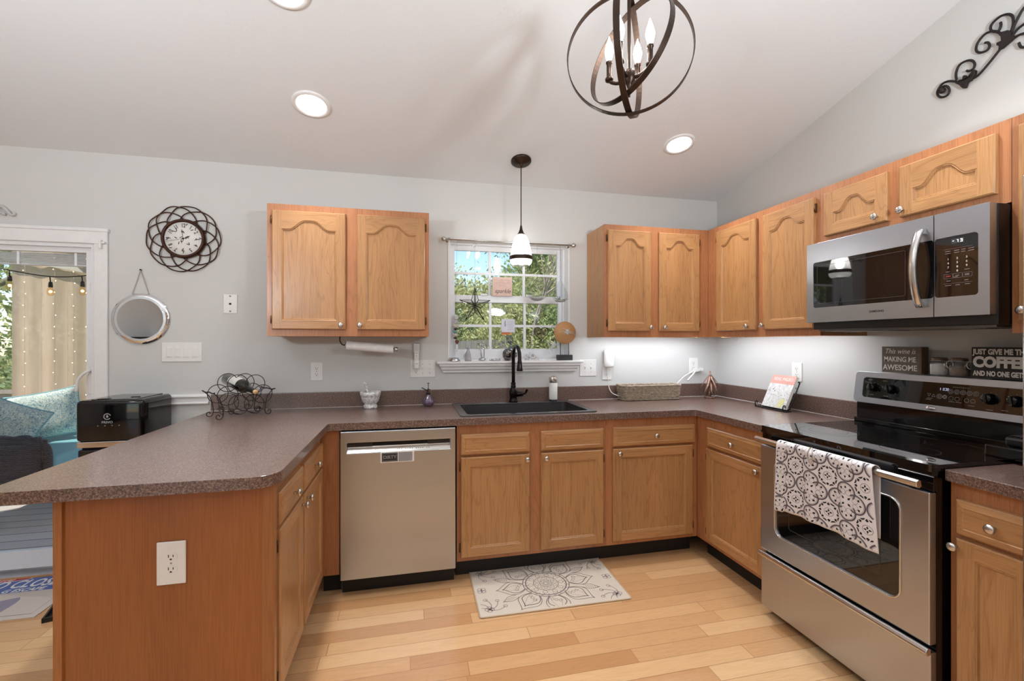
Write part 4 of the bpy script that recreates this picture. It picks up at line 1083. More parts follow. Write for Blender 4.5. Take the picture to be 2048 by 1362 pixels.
m.build('woven_side', 'straw', t)
m = MB(); m.poly(rrect(-hw+.004, hw-.004, -hd+.004, hd-.004, .02), (), 'z', .002, .010); m.build('bottom', 'straw', t)
m = MB(); m.tube([(p[0], p[1], H+.002+.002*math.sin(i*2.3)) for i, p in enumerate(rrect(-hw*1.03, hw*1.03, -hd*1.04, hd*1.04, .022, 6))], .0075, 8, True); m.build('rim', 'straw', t)
t = thing('charger_cable', 'white charging cables running from the corner outlet into the woven basket', 'cable', (0, 0, 0))
m = MB(); m.box(-.236, -.176, -.030, -.0165, 1.105, 1.132, bev=.004); m.box(-.175, -.150, -.040, -.020, 1.112, 1.135, bev=.004); m.build('plug', 'white', t)
m = MB(); m.tube(smooth([(-.232, -.030, 1.118), (-.270, -.045, 1.10), (-.330, -.055, 1.075), (-.385, -.06, 1.03), (-.425, -.075, 1.005), (-.470, -.09, .985), (-.560, -.10, .960)], 5), .0042, 8); m.build('cord', 'white', t)
m = MB(); m.tube(smooth([(-.220, -.030, 1.108), (-.262, -.06, 1.085), (-.300, -.075, 1.060), (-.318, -.08, 1.045)], 5), .0060, 8); m.build('loose_end', 'white', t)
t = thing('plug_in_device', 'white oval plug-in device on the outlet with its cord going to the basket', 'plug-in device', (-.943, -.010, 1.220))
m = MB()
V = []; n = 24
for z, g in ((-.070, .55), (-.068, .8), (-.060, .97), (-.03, 1), (.03, 1), (.055, .97), (.066, .75), (.070, .5)):
    for i in range(n): a = 2*PI*i/n; V.append((.040*g*math.cos(a), -.026+.024*g*math.sin(a), z))
F = [[r*n+i, r*n+(i+1) % n, (r+1)*n+(i+1) % n, (r+1)*n+i] for r in range(7) for i in range(n)]+[list(range(n))[::-1], [7*n+i for i in range(n)]]
m.add(V, F, 0, True); m.build('body', 'white', t)
m = MB(); m.lathe([(.006, .068), (.006, .078), (.004, .080)], 10, Matrix.Translation((0, -.020, 0))); m.build('nozzle', 'white', t)
m = MB(); m.tube(smooth([(-.010, -.02, -.066), (-.008, -.018, -.12), (.000, -.016, -.20), (.012, -.035, -.25), (.040, -.06, -.272), (.085, -.085, -.284)], 5), .0030, 8); m.build('cord', 'white', t)

# ------------------------------------------------------------ soap dispenser
t = thing('soap_dispenser', 'tall white and steel automatic soap dispenser at the back of the sink', 'soap dispenser', (-1.392, -.085, CT+.007))
m = MB(); m.lathe([(.026, .0), (.028, .003), (.028, .012)], 28); m.build('foot', 'black', t)
m = MB(); m.lathe([(.028, .012), (.0295, .016), (.0295, .128), (.028, .130)], 28); m.build('body', 'white', t)
m = MB(); m.lathe([(.029, .130), (.030, .134), (.031, .160), (.029, .168), (.012, .170), (.010, .178), (1e-5, .179)], 28); m.box(-.008, .008, -.055, 0, .150, .163, bev=.003); m.build('pump_head', 'nickel', t)

# ------------------------------------------------------------ mortar, pestle, sprayer
t = thing('mortar_bowl', 'white marble mortar with grey veins on the counter', 'mortar', (-2.628, -.112, CT))
m = MB(); m.lathe([(.001, 0), (.040, 0), (.043, .006), (.042, .020), (.036, .027), (.036, .030), (.050, .045), (.058, .070), (.059, .080), (.063, .082), (.064, .106), (.061, .108), (.054, .104), (.048, .06), (.03, .042), (.001, .038)], 40, cap=False); m.build('bowl', 'marble', t)
p = thing('pestle', 'white marble pestle leaning out of the mortar', 'pestle', (-2.628, -.112, CT))
m = MB(); m.lathe([(.001, 0), (.014, .002), (.016, .012), (.012, .03), (.010, .07), (.012, .11), (.013, .122), (.008, .128), (1e-5, .129)], 20, Matrix.Translation((.008, 0, .048)) @ Matrix.Rotation(math.radians(-20), 4, 'Y')); m.build('shaft', 'marble', p)
t_ = NT('purple_ribbed_glass'); t_.set(Base_Color=srgb(92,72,96), Roughness=.08, Coat_Weight=.6, Coat_Roughness=.03); t_.b.inputs['Specular IOR Level'].default_value = .8; M['purple'] = t_.m
t = thing('plant_mister', 'small purple ribbed glass plant mister with dark metal pump on the counter', 'mister', (-2.262, -.100, CT))
m = MB(); n = 48; pr = [(.022, .0), (.027, .004), (.036, .018), (.037, .028), (.031, .045), (.020, .062), (.011, .074), (.010, .080)]; V = []
for r, z in pr:
    for i in range(n): a = 2*PI*i/n; rr = r*(1+.05*math.cos(12*a)*min(1, (.08-z)/.04)); V.append((rr*math.cos(a), rr*math.sin(a), z))
m.add(V, [[k*n+i, k*n+(i+1) % n, (k+1)*n+(i+1) % n, (k+1)*n+i] for k in range(len(pr)-1) for i in range(n)]+[list(range(n))[::-1]], 0, True); m.build('bottle', 'purple', t)
m = MB(); m.lathe([(.013, .078), (.014, .088), (.009, .092), (.008, .112), (.005, .115)], 16); m.tube([(0, 0, .10), (-.022, -.004, .112), (-.044, -.008, .124)], .0032, 8); m.tube([(0, 0, .100), (.014, 0, .112)], .002, 6); m.tube([(0, 0, .11), (0, 0, .150)], .0022, 8); m.lathe([(.009, .150), (.009, .153)], 14); m.build('pump', 'iron', t)

# ------------------------------------------------------------ paper towel holder and plugged-in light
t = thing('paper_towel_holder', 'metal under-cabinet holder with a white paper towel roll', 'paper towel holder', (0, 0, 0))
m = MB(); m.tube(smooth([(-2.800, -.20, 1.380), (-2.800, -.20, 1.345), (-2.785, -.20, 1.322), (-2.765, -.20, 1.320)], 4), .0035, 8); m.tube([(-2.775, -.20, 1.320), (-2.455, -.20, 1.294)], .005, 8)
m.build('arm', 'iron', t)
ang = math.atan2(-.026, .30); ax = Matrix.Translation((-2.765, -.20, 1.319)) @ Matrix.Rotation(PI/2-ang, 4, 'Y')
m = MB(); m.lathe([(.004, -.004), (.020, -.003), (.020, .001)], 24, ax); m.lathe([(.013, .288), (.013, .306), (.009, .312), (1e-5, .313)], 18, ax); m.build('end_cap', 'nickel', t)
m = MB(); m.lathe([(.010, .003), (.0265, .003), (.027, .006), (.027, .280), (.0265, .284), (.010, .284)], 32, ax); m.build('paper_roll', plain('paper_towel', srgb(232,230,228), .9), t)
t = thing('rechargeable_flashlight', 'white slim flashlight plugged into the outlet of the three-gang plate', 'flashlight', (-2.338, -.0065, 1.155))
m = MB(); m.box(-.017, .017, -.036, 0, .004, .062, bev=.006, seg=3); m.build('plug_base', 'white', t)
m = MB(); m.box(-.0155, .0155, -.034, -.006, .060, .118, bev=.005, seg=3); m.box(-.018, .018, -.036, -.004, .112, .172, bev=.005, seg=3); m.build('body', 'white', t)
m = MB(); 
for r in range(6):
    for c_ in range(4): m.box(-.0135+.0070*c_, -.0085+.0070*c_, -.0368, -.0358, .122+.0075*r, .1275+.0075*r)
m.build('grille', plain('pale_grille', srgb(196,196,196), .5), t)
m = MB(); m.ribbon([(-.007, .108), (.007, .108)], .002, lambda u, v: (u, -.0345, v)); m.ribbon([(-.006, .038), (.008, .038)], .002, lambda u, v: (u, -.0365, v)); m.lathe([(.0022, 0), (1e-5, .001)], 10, Matrix.Translation((0, -.034, .090)) @ Matrix.Rotation(PI/2, 4, 'X')); m.build('marks', 'slot', t)

# ------------------------------------------------------------ wine rack and bottle
yaw = math.radians(38)
t = thing('wine_rack', 'black scrolled wire wine rack on the peninsula end of the counter', 'wine rack', (-3.335, -.262, CT), yaw)
for yy in (-.075, .075):
    m = MB()
    for cx_, cz_ in ((-.085, .13), (.095, .125), (-.035, .19), (.055, .185), (-.03, .075), (.05, .072)):
        r = .052; m.tube([(cx_+r*math.cos(a), yy+.012*math.sin(a*1)*(1 if cz_ < .1 else 0), cz_+r*math.sin(a)) for a in [2*PI*i/36 for i in range(36)]], .0021, 6, True)
    for sx in (-1, 1):
        m.tube(smooth([(sx*.155, yy, .150), (sx*.125, yy, .115), (sx*.110, yy, .060), (sx*.108, yy, .024), (sx*.120, yy, .006), (sx*.138, yy, .010), (sx*.140, yy, .026), (sx*.128, yy, .030), (sx*.124, yy, .020)], 5), .0024, 6)
        m.tube([(sx*(.068+.018*(1-a/16)*math.cos(a)), yy, .040+.018*(1-a/16)*math.sin(a)) for a in [i*.45 for i in range(24)]], .0018, 6)
    m.build('ring_frame', 'iron', t)
m = MB()
for sx in (-1, 1):
    m.tube(smooth([(sx*.155, -.095, .152), (sx*.152, -.05, .146), (sx*.150, 0, .150), (sx*.152, .05, .146), (sx*.155, .095, .152)], 5), .0036, 8)
    m.tube([(sx*.110, -.075, .028), (sx*.104, 0, .034), (sx*.110, .075, .028)], .0018, 6)
for cx_, cz_ in ((-.03, .0235), (.05, .0205), (-.035, .138), (.055, .133)): m.tube([(cx_, -.075, cz_), (cx_, .075, cz_)], .0018, 6)
m.build('cross_bars', 'iron', t)
M['bottle'] = plain('dark_green_glass', srgb(16,20,14), .05, Coat_Weight=.5)
M['label'] = plain('cream_label', srgb(206,204,196), .6); M['cork'] = plain('cork', srgb(216,176,124), .8, var=.15, scale=300)
b0 = Vector((-3.452, -.105, 1.118)); b1 = Vector((-3.215, -.345, 1.052)); d = (b1-b0).normalized()
q = d.to_track_quat('Z', 'X'); BM = Matrix.Translation(b0) @ q.to_matrix().to_4x4()
t = thing('wine_bottle', 'dark wine bottle with cream label lying across the wire rack', 'bottle')
m = MB(); m.lathe([(.001, .006), (.020, .002), (.034, .0), (.037, .006), (.0375, .185), (.034, .205), (.020, .228), (.0145, .240), (.0140, .300), (.0150, .302), (.0150, .312), (.011, .313)], 32, BM, cap=False); m.build('glass', 'bottle', t)
m = MB(); V = []; n = 14; F = []
xb = BM.inverted().to_3x3() @ Vector((0, -.3, 1)); a0 = math.atan2(xb.y, xb.x)
for i in range(n+1):
    a = a0-1.25+2.5*i/n
    for z in (.075, .165): V.append(BM @ Vector((.0379*math.cos(a), .0379*math.sin(a), z)))
m.add(V, [[2*i, 2*i+1, 2*i+3, 2*i+2] for i in range(n)], 0, True); m.build('label', 'label', t)
m = MB(); m.ribbon([(a0-.1, .105), (a0+.15, .125), (a0+.05, .135)], .010, lambda u, v: tuple(BM @ Vector((.0382*math.cos(u), .0382*math.sin(u), v)))); m.ribbon([(a0-1.1, .090), (a0+1.1, .090)], .002, lambda u, v: tuple(BM @ Vector((.0382*math.cos(u), .0382*math.sin(u), v)))); m.build('label_print', 'black', t)
m = MB(); m.lathe([(.0155, .262), (.0155, .309)], 20, BM, cap=False); m.build('capsule', 'black', t)
m = MB(); m.lathe([(.0125, .306), (.0125, .322), (.0115, .324)], 20, BM); m.build('cork', 'cork', t)

# ------------------------------------------------------------ water dispenser
t = thing('water_dispenser', 'glossy black water dispenser standing behind the peninsula by the wall', 'water dispenser', (-4.082, -.320, 0))
W = .300
m = MB(); m.box(0, W, 0, .300, .0, .770, bev=.008); m.build('lower_body', 'black', t)
m = MB(); m.box(-.006, W+.004, -.012, .300, .812, 1.030, bev=.022, seg=4); m.box(.05, W-.04, .02, .28, 1.029, 1.033, bev=.001); m.build('upper_body', 'blackgloss', t)
m = MB(); m.box(-.002, W+.002, -.006, .300, .782, .813, bev=.004); m.build('chrome_band', 'chrome', t)
m = MB(); m.box(.010, .20, .018, .10, .768, .784); m.build('tap_recess', 'dark', t)
m = MB(); fn = lambda u, v: (u, -.0126, v); m.ribbon(circ(.140, .945, .015, 28, .3, PI*1.8), .0045, fn); m.blob([(.140, .956), (.146, .945), (.144, .939), (.136, .939), (.134, .945)], fn); m.build('drop_logo', 'greyink', t)
text('lettering', 'FRIVO', .017, 'greyink', t, (.140, -.0126, .914), FRONT, .0004, 1.1, 0, .0002)
for k in range(4):
    m = MB(); m.ribbon(circ(.098+.032*k, .897, .0022, 10), .0016, fn, True); m.build('indicator', 'greyink', t)
m = MB(); m.box(.19, .235, .1, .102, 1.033, 1.036); m.box(.07, .12, .03, .06, 1.032, 1.035); m.build('top_latch', 'black', t)

# ------------------------------------------------------------ wall clock
t = thing('wall_clock', 'round wall clock with bronze frame of interlaced rings', 'clock', (-3.722, 0, 1.966))
for k in range(10):
    a = 2*PI*k/10+.1; cx_, cz_, r = .094*math.cos(a), .094*math.sin(a), .107
    m = MB(); m.tube([(cx_+r*math.cos(b), -.014-.006*math.sin(6*b+k), cz_+r*math.sin(b)) for b in [2*PI*i/40 for i in range(40)]], .0036, 6, True); m.build('ring', 'clockbronze', t)
RX = Matrix.Rotation(PI/2, 4, 'X')
m = MB(); m.lathe([(.100, 0), (.118, .004), (.120, .020), (.116, .032), (.108, .036), (.102, .030), (.100, .022)], 56, RX, cap=False); m.build('rim', 'clockbronze', t)
m = MB(); m.lathe([(.112, .002), (.102, .022), (1e-5, .022)], 48, RX); m.build('dial', plain('clock_face', srgb(228,225,220), .6), t)
for k in range(12):
    a = PI/2-2*PI*(k+1)/12; text('numeral', str(k+1), .033, 'black', t, (.078*math.cos(a), -.0226, .078*math.sin(a)), (PI/2, -(a-PI/2), 0), .0006, .72, 0, .0002)
def hand(a, L, w, nm):
    m = MB(); c, s = math.sin(a), math.cos(a); m.ribbon([(-.012*c, -.012*s), (L*c, L*s)], w, lambda u, v: (u, -.0245, v)); m.blob([(L*.72*c+w*1.6*s, L*.72*s-w*1.6*c), (L*c, L*s), (L*.72*c-w*1.6*s, L*.72*s+w*1.6*c), (L*.60*c, L*.60*s)], lambda u, v: (u, -.0247, v)); m.build(nm, 'black', t)
hand(math.radians(66), .040, .003, 'hour_hand'); hand(math.radians(-8), .055, .0025, 'minute_hand')
m = MB(); a = math.radians(257); m.ribbon([(-.02*math.sin(a), -.02*math.cos(a)), (.095*math.sin(a), .095*math.cos(a))], .0014, lambda u, v: (u, -.0252, v)); m.build('second_hand', 'black', t)
m = MB(); m.lathe([(.005, .022), (.005, .028), (1e-5, .029)], 14, RX); m.build('hub', 'black', t)

# ------------------------------------------------------------ round mirror
t_ = NT('mirror_silver'); t_.set(Base_Color=(.92,.93,.95,1), Metallic=1, Roughness=.01); M['mirror'] = t_.m
t_ = NT('etched_mirror'); f = t_.noise(t_.coords('Object'), 160, 3); t_.set(Base_Color=(.62,.64,.66,1), Metallic=1, Roughness=.35); t_.bump(f, .8, .002); M['etched'] = t_.m
t = thing('round_mirror', 'round mirror with an etched border hanging on a thin chain', 'mirror', (-3.952, -.004, 1.477))
m = MB(); m.lathe([(.150, 0), (.1525, .002), (.152, .005), (.132, .009)], 64, RX, cap=False); m.build('bevelled_rim', 'mirror', t)
m = MB(); m.lathe([(.1335, .0090), (.120, .0094)], 64, RX, cap=False); m.build('etched_band', 'etched', t)
m = MB(); m.lathe([(.1225, .0092), (1e-5, .0092)], 64, RX, cap=False); m.build('mirror_glass', 'mirror', t)
for k in range(8):
    a = 2*PI*k/8+.2; m = MB(); m.ribbon([(.133*math.cos(a), .133*math.sin(a)), (.150*math.cos(a), .150*math.sin(a))], .003, lambda u, v: (u, -.0085+(math.hypot(u, v)-.132)*.18, v)); m.build('bevel_joint', 'greyink', t)
M['chain'] = plain('thin_chain', srgb(150,146,140), .35, .9)
for sx in (-1, 1):
    m = MB()
    for i in range(26):
        q = i/25; x = sx*.042*(1-q); z = .150+(.292-.150)*q
        m.tube([(x+.0022*math.cos(b)*(1 if i % 2 else .4), -.004+.0022*math.cos(b)*(0 if i % 2 else .9), z+.0036*math.sin(b)) for b in [2*PI*j/8 for j in range(8)]], .0007, 4, True)
    m.build('chain', 'chain', t)
m = MB(); m.lathe([(.003, -.004), (.003, .008), (.005, .009), (1e-5, .010)], 10, Matrix.Translation((0, 0, .294)) @ RX); m.build('nail', 'iron', t)

# ------------------------------------------------------------ iron scroll on the right wall
t = thing('iron_wall_scroll', 'dark wrought-iron scroll with leaves mounted high on the right wall', 'wall decoration', (-.012, 0, 0))
SC = [[(-1.613,2.499),(-1.584,2.517),(-1.558,2.517),(-1.541,2.495),(-1.543,2.474),(-1.558,2.458),(-1.578,2.455),(-1.588,2.47),(-1.581,2.494),(-1.564,2.505),(-1.555,2.495),(-1.564,2.482)],
[(-1.615,2.505),(-1.613,2.535),(-1.625,2.564),(-1.65,2.568),(-1.671,2.557),(-1.681,2.536),(-1.676,2.519),(-1.66,2.518),(-1.652,2.525)],
[(-1.623,2.484),(-1.66,2.479),(-1.692,2.48),(-1.732,2.512),(-1.763,2.542),(-1.784,2.562),(-1.802,2.574),(-1.821,2.591),(-1.84,2.598),(-1.873,2.607),(-1.95,2.66),(-2.05,2.72)],
[(-1.777,2.599),(-1.746,2.634),(-1.717,2.641),(-1.692,2.621),(-1.686,2.593),(-1.699,2.574),(-1.722,2.568),(-1.732,2.58),(-1.727,2.598),(-1.716,2.605)],
[(-1.802,2.597),(-1.808,2.623),(-1.805,2.655),(-1.789,2.674),(-1.765,2.68),(-1.741,2.669),(-1.735,2.651),(-1.744,2.634),(-1.761,2.625),(-1.769,2.641),(-1.768,2.656)],
[(-1.802,2.591),(-1.816,2.623),(-1.83,2.649),(-1.84,2.662),(-1.86,2.679),(-1.90,2.72),(-1.94,2.79)],
[(-1.802,2.559),(-1.825,2.565),(-1.843,2.56),(-1.864,2.541),(-1.873,2.516),(-1.86,2.501),(-1.84,2.507),(-1.83,2.516),(-1.825,2.535)]]
for c_ in SC:
    m = MB(); m.tube([(0, p.x, p.y) for p in smooth([Vector((a, b)) for a, b in c_], 5)], .0048, 8); m.build('scroll', 'iron', t)
LV = [[(-1.612,2.49),(-1.625,2.499),(-1.639,2.494),(-1.642,2.509),(-1.651,2.506),(-1.655,2.491),(-1.668,2.503),(-1.679,2.515),(-1.688,2.504),(-1.686,2.489),(-1.673,2.471),(-1.66,2.469),(-1.652,2.448),(-1.64,2.453),(-1.628,2.474)],
[(-1.761,2.613),(-1.777,2.611),(-1.793,2.606),(-1.805,2.593),(-1.805,2.578),(-1.816,2.567),(-1.807,2.556),(-1.793,2.55),(-1.777,2.542),(-1.763,2.542),(-1.765,2.559),(-1.757,2.567),(-1.758,2.578),(-1.772,2.576),(-1.771,2.594)]]
for c_ in LV:
    m = MB(); m.poly(c_, (), 'x', -.008, .006); m.build('leaf', 'iron', t, bevel=.003)
m = MB(); m.sphere((-.004, -1.562, 2.486), .013, 12, 8); m.build('rosette', 'iron', t)
t = thing('plaster_scroll', 'small pale scroll ornament on the wall above the sliding door', 'wall decoration', (-4.66, -.012, 2.075))
m = MB(); m.tube(smooth([(0, 0, .01), (.03, 0, .030), (.055, 0, .010), (.075, 0, -.015), (.092, 0, -.012), (.088, 0, .002)], 5), [.010-.00018*i for i in range(26)], 8); m.tube(smooth([(-.08, 0, .0), (-.03, 0, -.016), (.02, 0, -.006), (.05, 0, -.016)], 5), .007, 8); m.build('scroll', plain('pale_plaster', srgb(196,194,190), .7), t)

# ------------------------------------------------------------ curtain rod and window ornaments
t = thing('curtain_rod', 'thin silver curtain rod above the kitchen window', 'curtain rod', (0, -.050, 2.036))
m = MB(); m.tube([(-2.150, 0, 0), (-1.234, 0, 0)], .0055, 10); m.build('rod', 'nickel', t)
for x, s_ in ((-2.150, -1), (-1.234, 1)):
    m = MB(); m.sphere((x+s_*.008, 0, 0), .017, 14, 10); m.build('finial', 'nickel', t)
    m = MB(); m.tube([(x+(-s_)*.02, 0, 0), (x+(-s_)*.02, .046, 0)], .004, 8); m.lathe([(.012, 0), (.012, .004)], 14, Matrix.Translation((x-s_*.02, .049, 0)) @ RX); m.build('bracket', 'nickel', t)
ZR = 2.031
t = thing('hanging_star', 'black wire star lantern with seeded glass hanging in the window', 'window ornament', (-1.945, -.050, 1.588))
def star_pts(R, r): return [((R if k % 2 == 0 else r)*math.sin(PI*k/5), (R if k % 2 == 0 else r)*math.cos(PI*k/5)) for k in range(10)]
sp = [(p[0]*1.0, p[1]*1.12) for p in star_pts(.108, .043)]
m = MB()
for k in range(10):
    a, b = sp[k], sp[(k+1) % 10]; m.tube([(a[0], 0, a[1]), (b[0], 0, b[1])], .0018, 5)
for yy in (-.022, .022):
    for k in range(10): m.tube([(0, yy, 0), (sp[k][0], 0, sp[k][1])], .0026 if k % 2 else .0022, 5)
for k in (0, 2, 4, 6, 8): m.sphere((sp[k][0], 0, sp[k][1]), .0042, 8, 6)
m.build('wire_frame', 'black', t)
m = MB(); V = [(p[0], 0, p[1]) for p in sp]+[(0, -.021, 0), (0, .021, 0)]
m.add(V, [[k, (k+1) % 10, 10] for k in range(10)]+[[k, (k+1) % 10, 11] for k in range(10)]); m.build('star_glass', glass('seeded_grey_glass', (.86,.86,.85,1), ior=1.5), t)
m = MB(); m.tube([(0, 0, .118), (0, 0, .372)], .0007, 5); m.tube([(.012*math.cos(a), 0, .125+.012*math.sin(a)) for a in [2*PI*i/20 for i in range(20)]], .0009, 5, True); m.build('string', 'chain', t)
m = MB(); m.tube([(.011*math.cos(a), 0, .415+.014*math.sin(a)) for a in [2*PI*i/20 for i in range(20)]], .0018, 6, True); m.tube([(.006*math.cos(a), 0, .412+.008*math.sin(a)) for a in [2*PI*i/16 for i in range(16)]], .001, 6, True); m.tube([(0, 0, .429), (0, 0, .455)], .0012, 5); m.tube([(0, 0, .372), (0, 0, .402)], .0008, 5); m.build('hanging_ring', 'nickel', t)
t = thing('hanging_plaque', 'small pale pink wooden plaque with the word sparkle leaning on the window rail', 'sign', (-1.728, .078, 1.740))
M['pinkwood'] = plain('pale_pink_wood', srgb(226,196,184), .7)
m = MB(); m.box(-.073, .073, -.008, .0, -.070, .068, bev=.0015); m.build('board', 'pinkwood', t)
M['pinkprint'] = plain('faded_print', srgb(196,160,150), .7)
for k, s_ in enumerate(("ANYONE DULL", "YOUR")): pass
m = MB(); fn = lambda u, v: (u, -.0084, v)
for r, (a, b) in enumerate(((-.055, .055), (-.058, .058), (-.02, .03))):
    x = a
    while x < b: m.ribbon([(x, .050-.019*r), (x, .040-.019*r)], .0018, fn); m.ribbon([(x, .050-.019*r if int(x*900) % 2 else .040-.019*r), (x+.005, .050-.019*r if int(x*900) % 2 else .040-.019*r)], .0016, fn); x += .0085
m.build('faded_lines', 'pinkprint', t)
text('lettering', 'sparkle', .044, 'slot', t, (.002, -.0086, -.034), FRONT, -.0002, .92, .35, .0002)
t = thing('globe_terrarium', 'clear hanging glass globe with an air plant inside', 'terrarium', (-1.500, -.050, 1.706))
m = MB(); n = 30; V = []; F = []
prf = [(.079*math.sin(PI*i/16), -.079*math.cos(PI*i/16)) for i in range(17)]
m.lathe([(max(r, 1e-5), z) for r, z in prf], 32, cap=False); m.lathe([(.006, .078), (.004, .086), (.006, .092), (1e-5, .095)], 12); m.build('glass_globe', 'clear', t)
m = MB(); m.tube([(.034*math.cos(a)+.012, -.071, -.012+.034*math.sin(a)) for a in [2*PI*i/30 for i in range(30)]], .0022, 6, True); m.build('opening_rim', 'clear', t)
def airplant(parent, c, n, L, seed, r=.0032, down=0, mat='airplant'):
    rnd = random.Random(seed)
    for k in range(n):
        a = rnd.uniform(0, 2*PI); el = rnd.uniform(.2, 1.3); l = L*rnd.uniform(.7, 1.1); pts = []
        for i in range(7):
            q = i/6; rr = l*q*math.cos(el)*(1+.3*q); z = l*q*math.sin(el)-l*(.5+down)*q*q
            pts.append((c[0]+rr*math.cos(a), c[1]+rr*math.sin(a)*.6, c[2]+z))
        m = MB(); m.tube(pts, [r*(1-i/6.5) for i in range(7)], 6); m.build('leaf', mat, parent)
M['airplant'] = plain('air_plant_green', srgb(214,220,176), .7, var=.2)
M['airpale'] = plain('air_plant_pale', srgb(206,204,190), .7, var=.15)
M['airdark'] = plain('air_plant_dark', srgb(120,134,104), .7, var=.2)
M['pebble'] = plain('white_pebbles', srgb(200,200,196), .8, var=.35, scale=120)
airplant(t, (.005, -.0, -.045), 22, .085, 3, .0060)
m = MB(); m.lathe([(1e-5, -.0765), (.03, -.070), (.047, -.058), (.045, -.052), (.02, -.048), (1e-5, -.047)], 20); tag(m.build('pebbles', 'pebble', t), kind='stuff')
m = MB(); m.tube([(0, 0, .092), (0, 0, .325)], .0009, 5); m.build('string', 'chain', t)
t = thing('teardrop_terrarium', 'clear hanging glass teardrop with a small air plant inside', 'terrarium', (-1.327, -.050, 1.668))
m = MB(); m.lathe([(1e-5, -.046), (.030, -.042), (.050, -.026), (.057, -.004), (.053, .020), (.038, .052), (.020, .088), (.008, .112), (.005, .122), (1e-5, .128)], 30, cap=False); m.build('glass_drop', 'clear', t)
m = MB(); m.tube([(.008*math.cos(a), 0, .134+.009*math.sin(a)) for a in [2*PI*i/16 for i in range(16)]], .003, 6, True); m.build('glass_loop', 'clear', t)
airplant(t, (-.006, 0, -.034), 7, .066, 8, .0046, -.3, 'airdark')
m = MB(); m.lathe([(1e-5, -.044), (.028, -.040), (.040, -.030), (1e-5, -.028)], 20); tag(m.build('pebbles', 'pebble', t), kind='stuff')
m = MB(); m.tube([(0, 0, .142), (0, 0, .363)], .0009, 5); m.build('string', 'chain', t)
# things on the glass
def on_glass(v): return (v[0], .084, v[2])
t = thing('heart_suncatcher', 'small black framed heart suncatcher with pink glass on the lower panes', 'window ornament', (-1.432, .080, 1.404))
hp = [(.055*(16*math.sin(a)**3)/16, .055*(13*math.cos(a)-5*math.cos(2*a)-2*math.cos(3*a)-math.cos(4*a))/15.5) for a in [2*PI*i/36 for i in range(36)]]
m = MB(); m.tube([(p[0], 0, p[1]) for p in hp], .0026, 6, True); m.tube([(0, 0, -.010), (0, 0, -.060)], .002, 5); m.tube([(.013*math.cos(a), 0, .0+.013*math.sin(a)) for a in [2*PI*i/18 for i in range(18)]], .002, 5, True); m.sphere((0, 0, 0), .007, 8, 6)
for sx in (-1, 1):
    m.tube(smooth([(sx*.012, 0, .0), (sx*.026, 0, -.006), (sx*.034, 0, .004), (sx*.028, 0, .014)], 4), .0018, 5); m.tube([(sx*.010, 0, -.008), (sx*.030, 0, -.016)], .0016, 5)
m.build('lead_frame', 'black', t)
m = MB(); m.poly(hp, (), 'y', -.0006, .0006); m.build('glass', glass('rose_glass', (.93,.84,.86,1), ior=1.4), t)
t = thing('window_card', 'small white printed card with a red and orange stripe on the lower panes', 'card', (-1.681, .083, 1.454))
m = MB(); m.box(-.050, .050, 0, .0015, -.045, .052); m.build('paper', plain('card_white', srgb(224,226,238), .6), t)
m = MB(); fn = lambda u, v: (u, -.0006, v); m.ribbon([(-.025, .038), (-.022, .028), (-.026, .018), (-.021, .008), (-.024, -.004)], .007, fn)
for k in range(6): m.ribbon([(-.008, .036-.012*k), (.036, .036-.012*k)], .0016, fn)
m.build('print', 'greyink', t)
m = MB(); m.ribbon([(-.050, -.052), (.012, -.050)], .009, fn); m.build('red_stripe', plain('red_stripe', srgb(206,86,60), .5), t)
m = MB(); m.ribbon([(-.050, -.060), (.030, -.056)], .009, fn); m.build('orange_stripe', plain('orange_stripe', srgb(224,160,90), .5), t)
for x, lab in ((-1.692, 'clear suction cup on the lower window pane above the printed card'), (-1.432, 'clear suction cup on the lower window pane above the heart')):
    t = thing('suction_cup', lab, 'suction cup', (x, .094, 1.570), 0, 'suction cups on the window')
    m = MB(); m.lathe([(.031, 0), (.028, .004), (.012, .008), (.008, .014)], 24, RX, cap=False); m.build('cup', 'clear', t)
    m = MB(); m.tube(smooth([(0, -.014, .008), (0, -.022, .0), (.004, -.020, -.012), (.008, -.012, -.014)], 4), .0012, 6); m.build('hook', 'nickel', t)
t = thing('bead_strand', 'hanging strand of pale, turquoise and dark stones at the left window edge', 'window ornament', (-2.066, .045, 1.205))
cols = [('crystal', srgb(226,224,228)), ('crystal', srgb(212,210,214)), ('pale', srgb(222,214,196)), ('dark', srgb(52,48,46)), ('turquoise', srgb(112,160,164)), ('pale', srgb(214,206,190)), ('dark', srgb(60,50,36)), ('brown', srgb(112,64,56)), ('crystal', srgb(226,226,230))]
zz = .326
for k, (nm, c_) in enumerate(cols):
    h = (.040, .028, .030, .012, .026, .024, .018, .034, .060)[k]; w = (.020, .018, .021, .018, .017, .018, .014, .014, .009)[k]; x = (0, .002, -.002, 0, -.006, .0, -.004, .008, .006)[k]
    key = 'stone_%s' % nm + str(k); M[key] = plain(key, c_, .25)
    m = MB(); m.lathe([(1e-5, zz-h), (w*.8, zz-h*.75), (w, zz-h*.4), (w*.7, zz-h*.1), (1e-5, zz)], 9, Matrix.Translation((x, 0, 0)), smooth=False); m.build('stone', key, t); zz -= h*.98
m = MB(); m.tube([(0, 0, .32), (0, -.02, .6), (0, -.093, .826)], .0006, 4); m.build('string', 'chain', t)
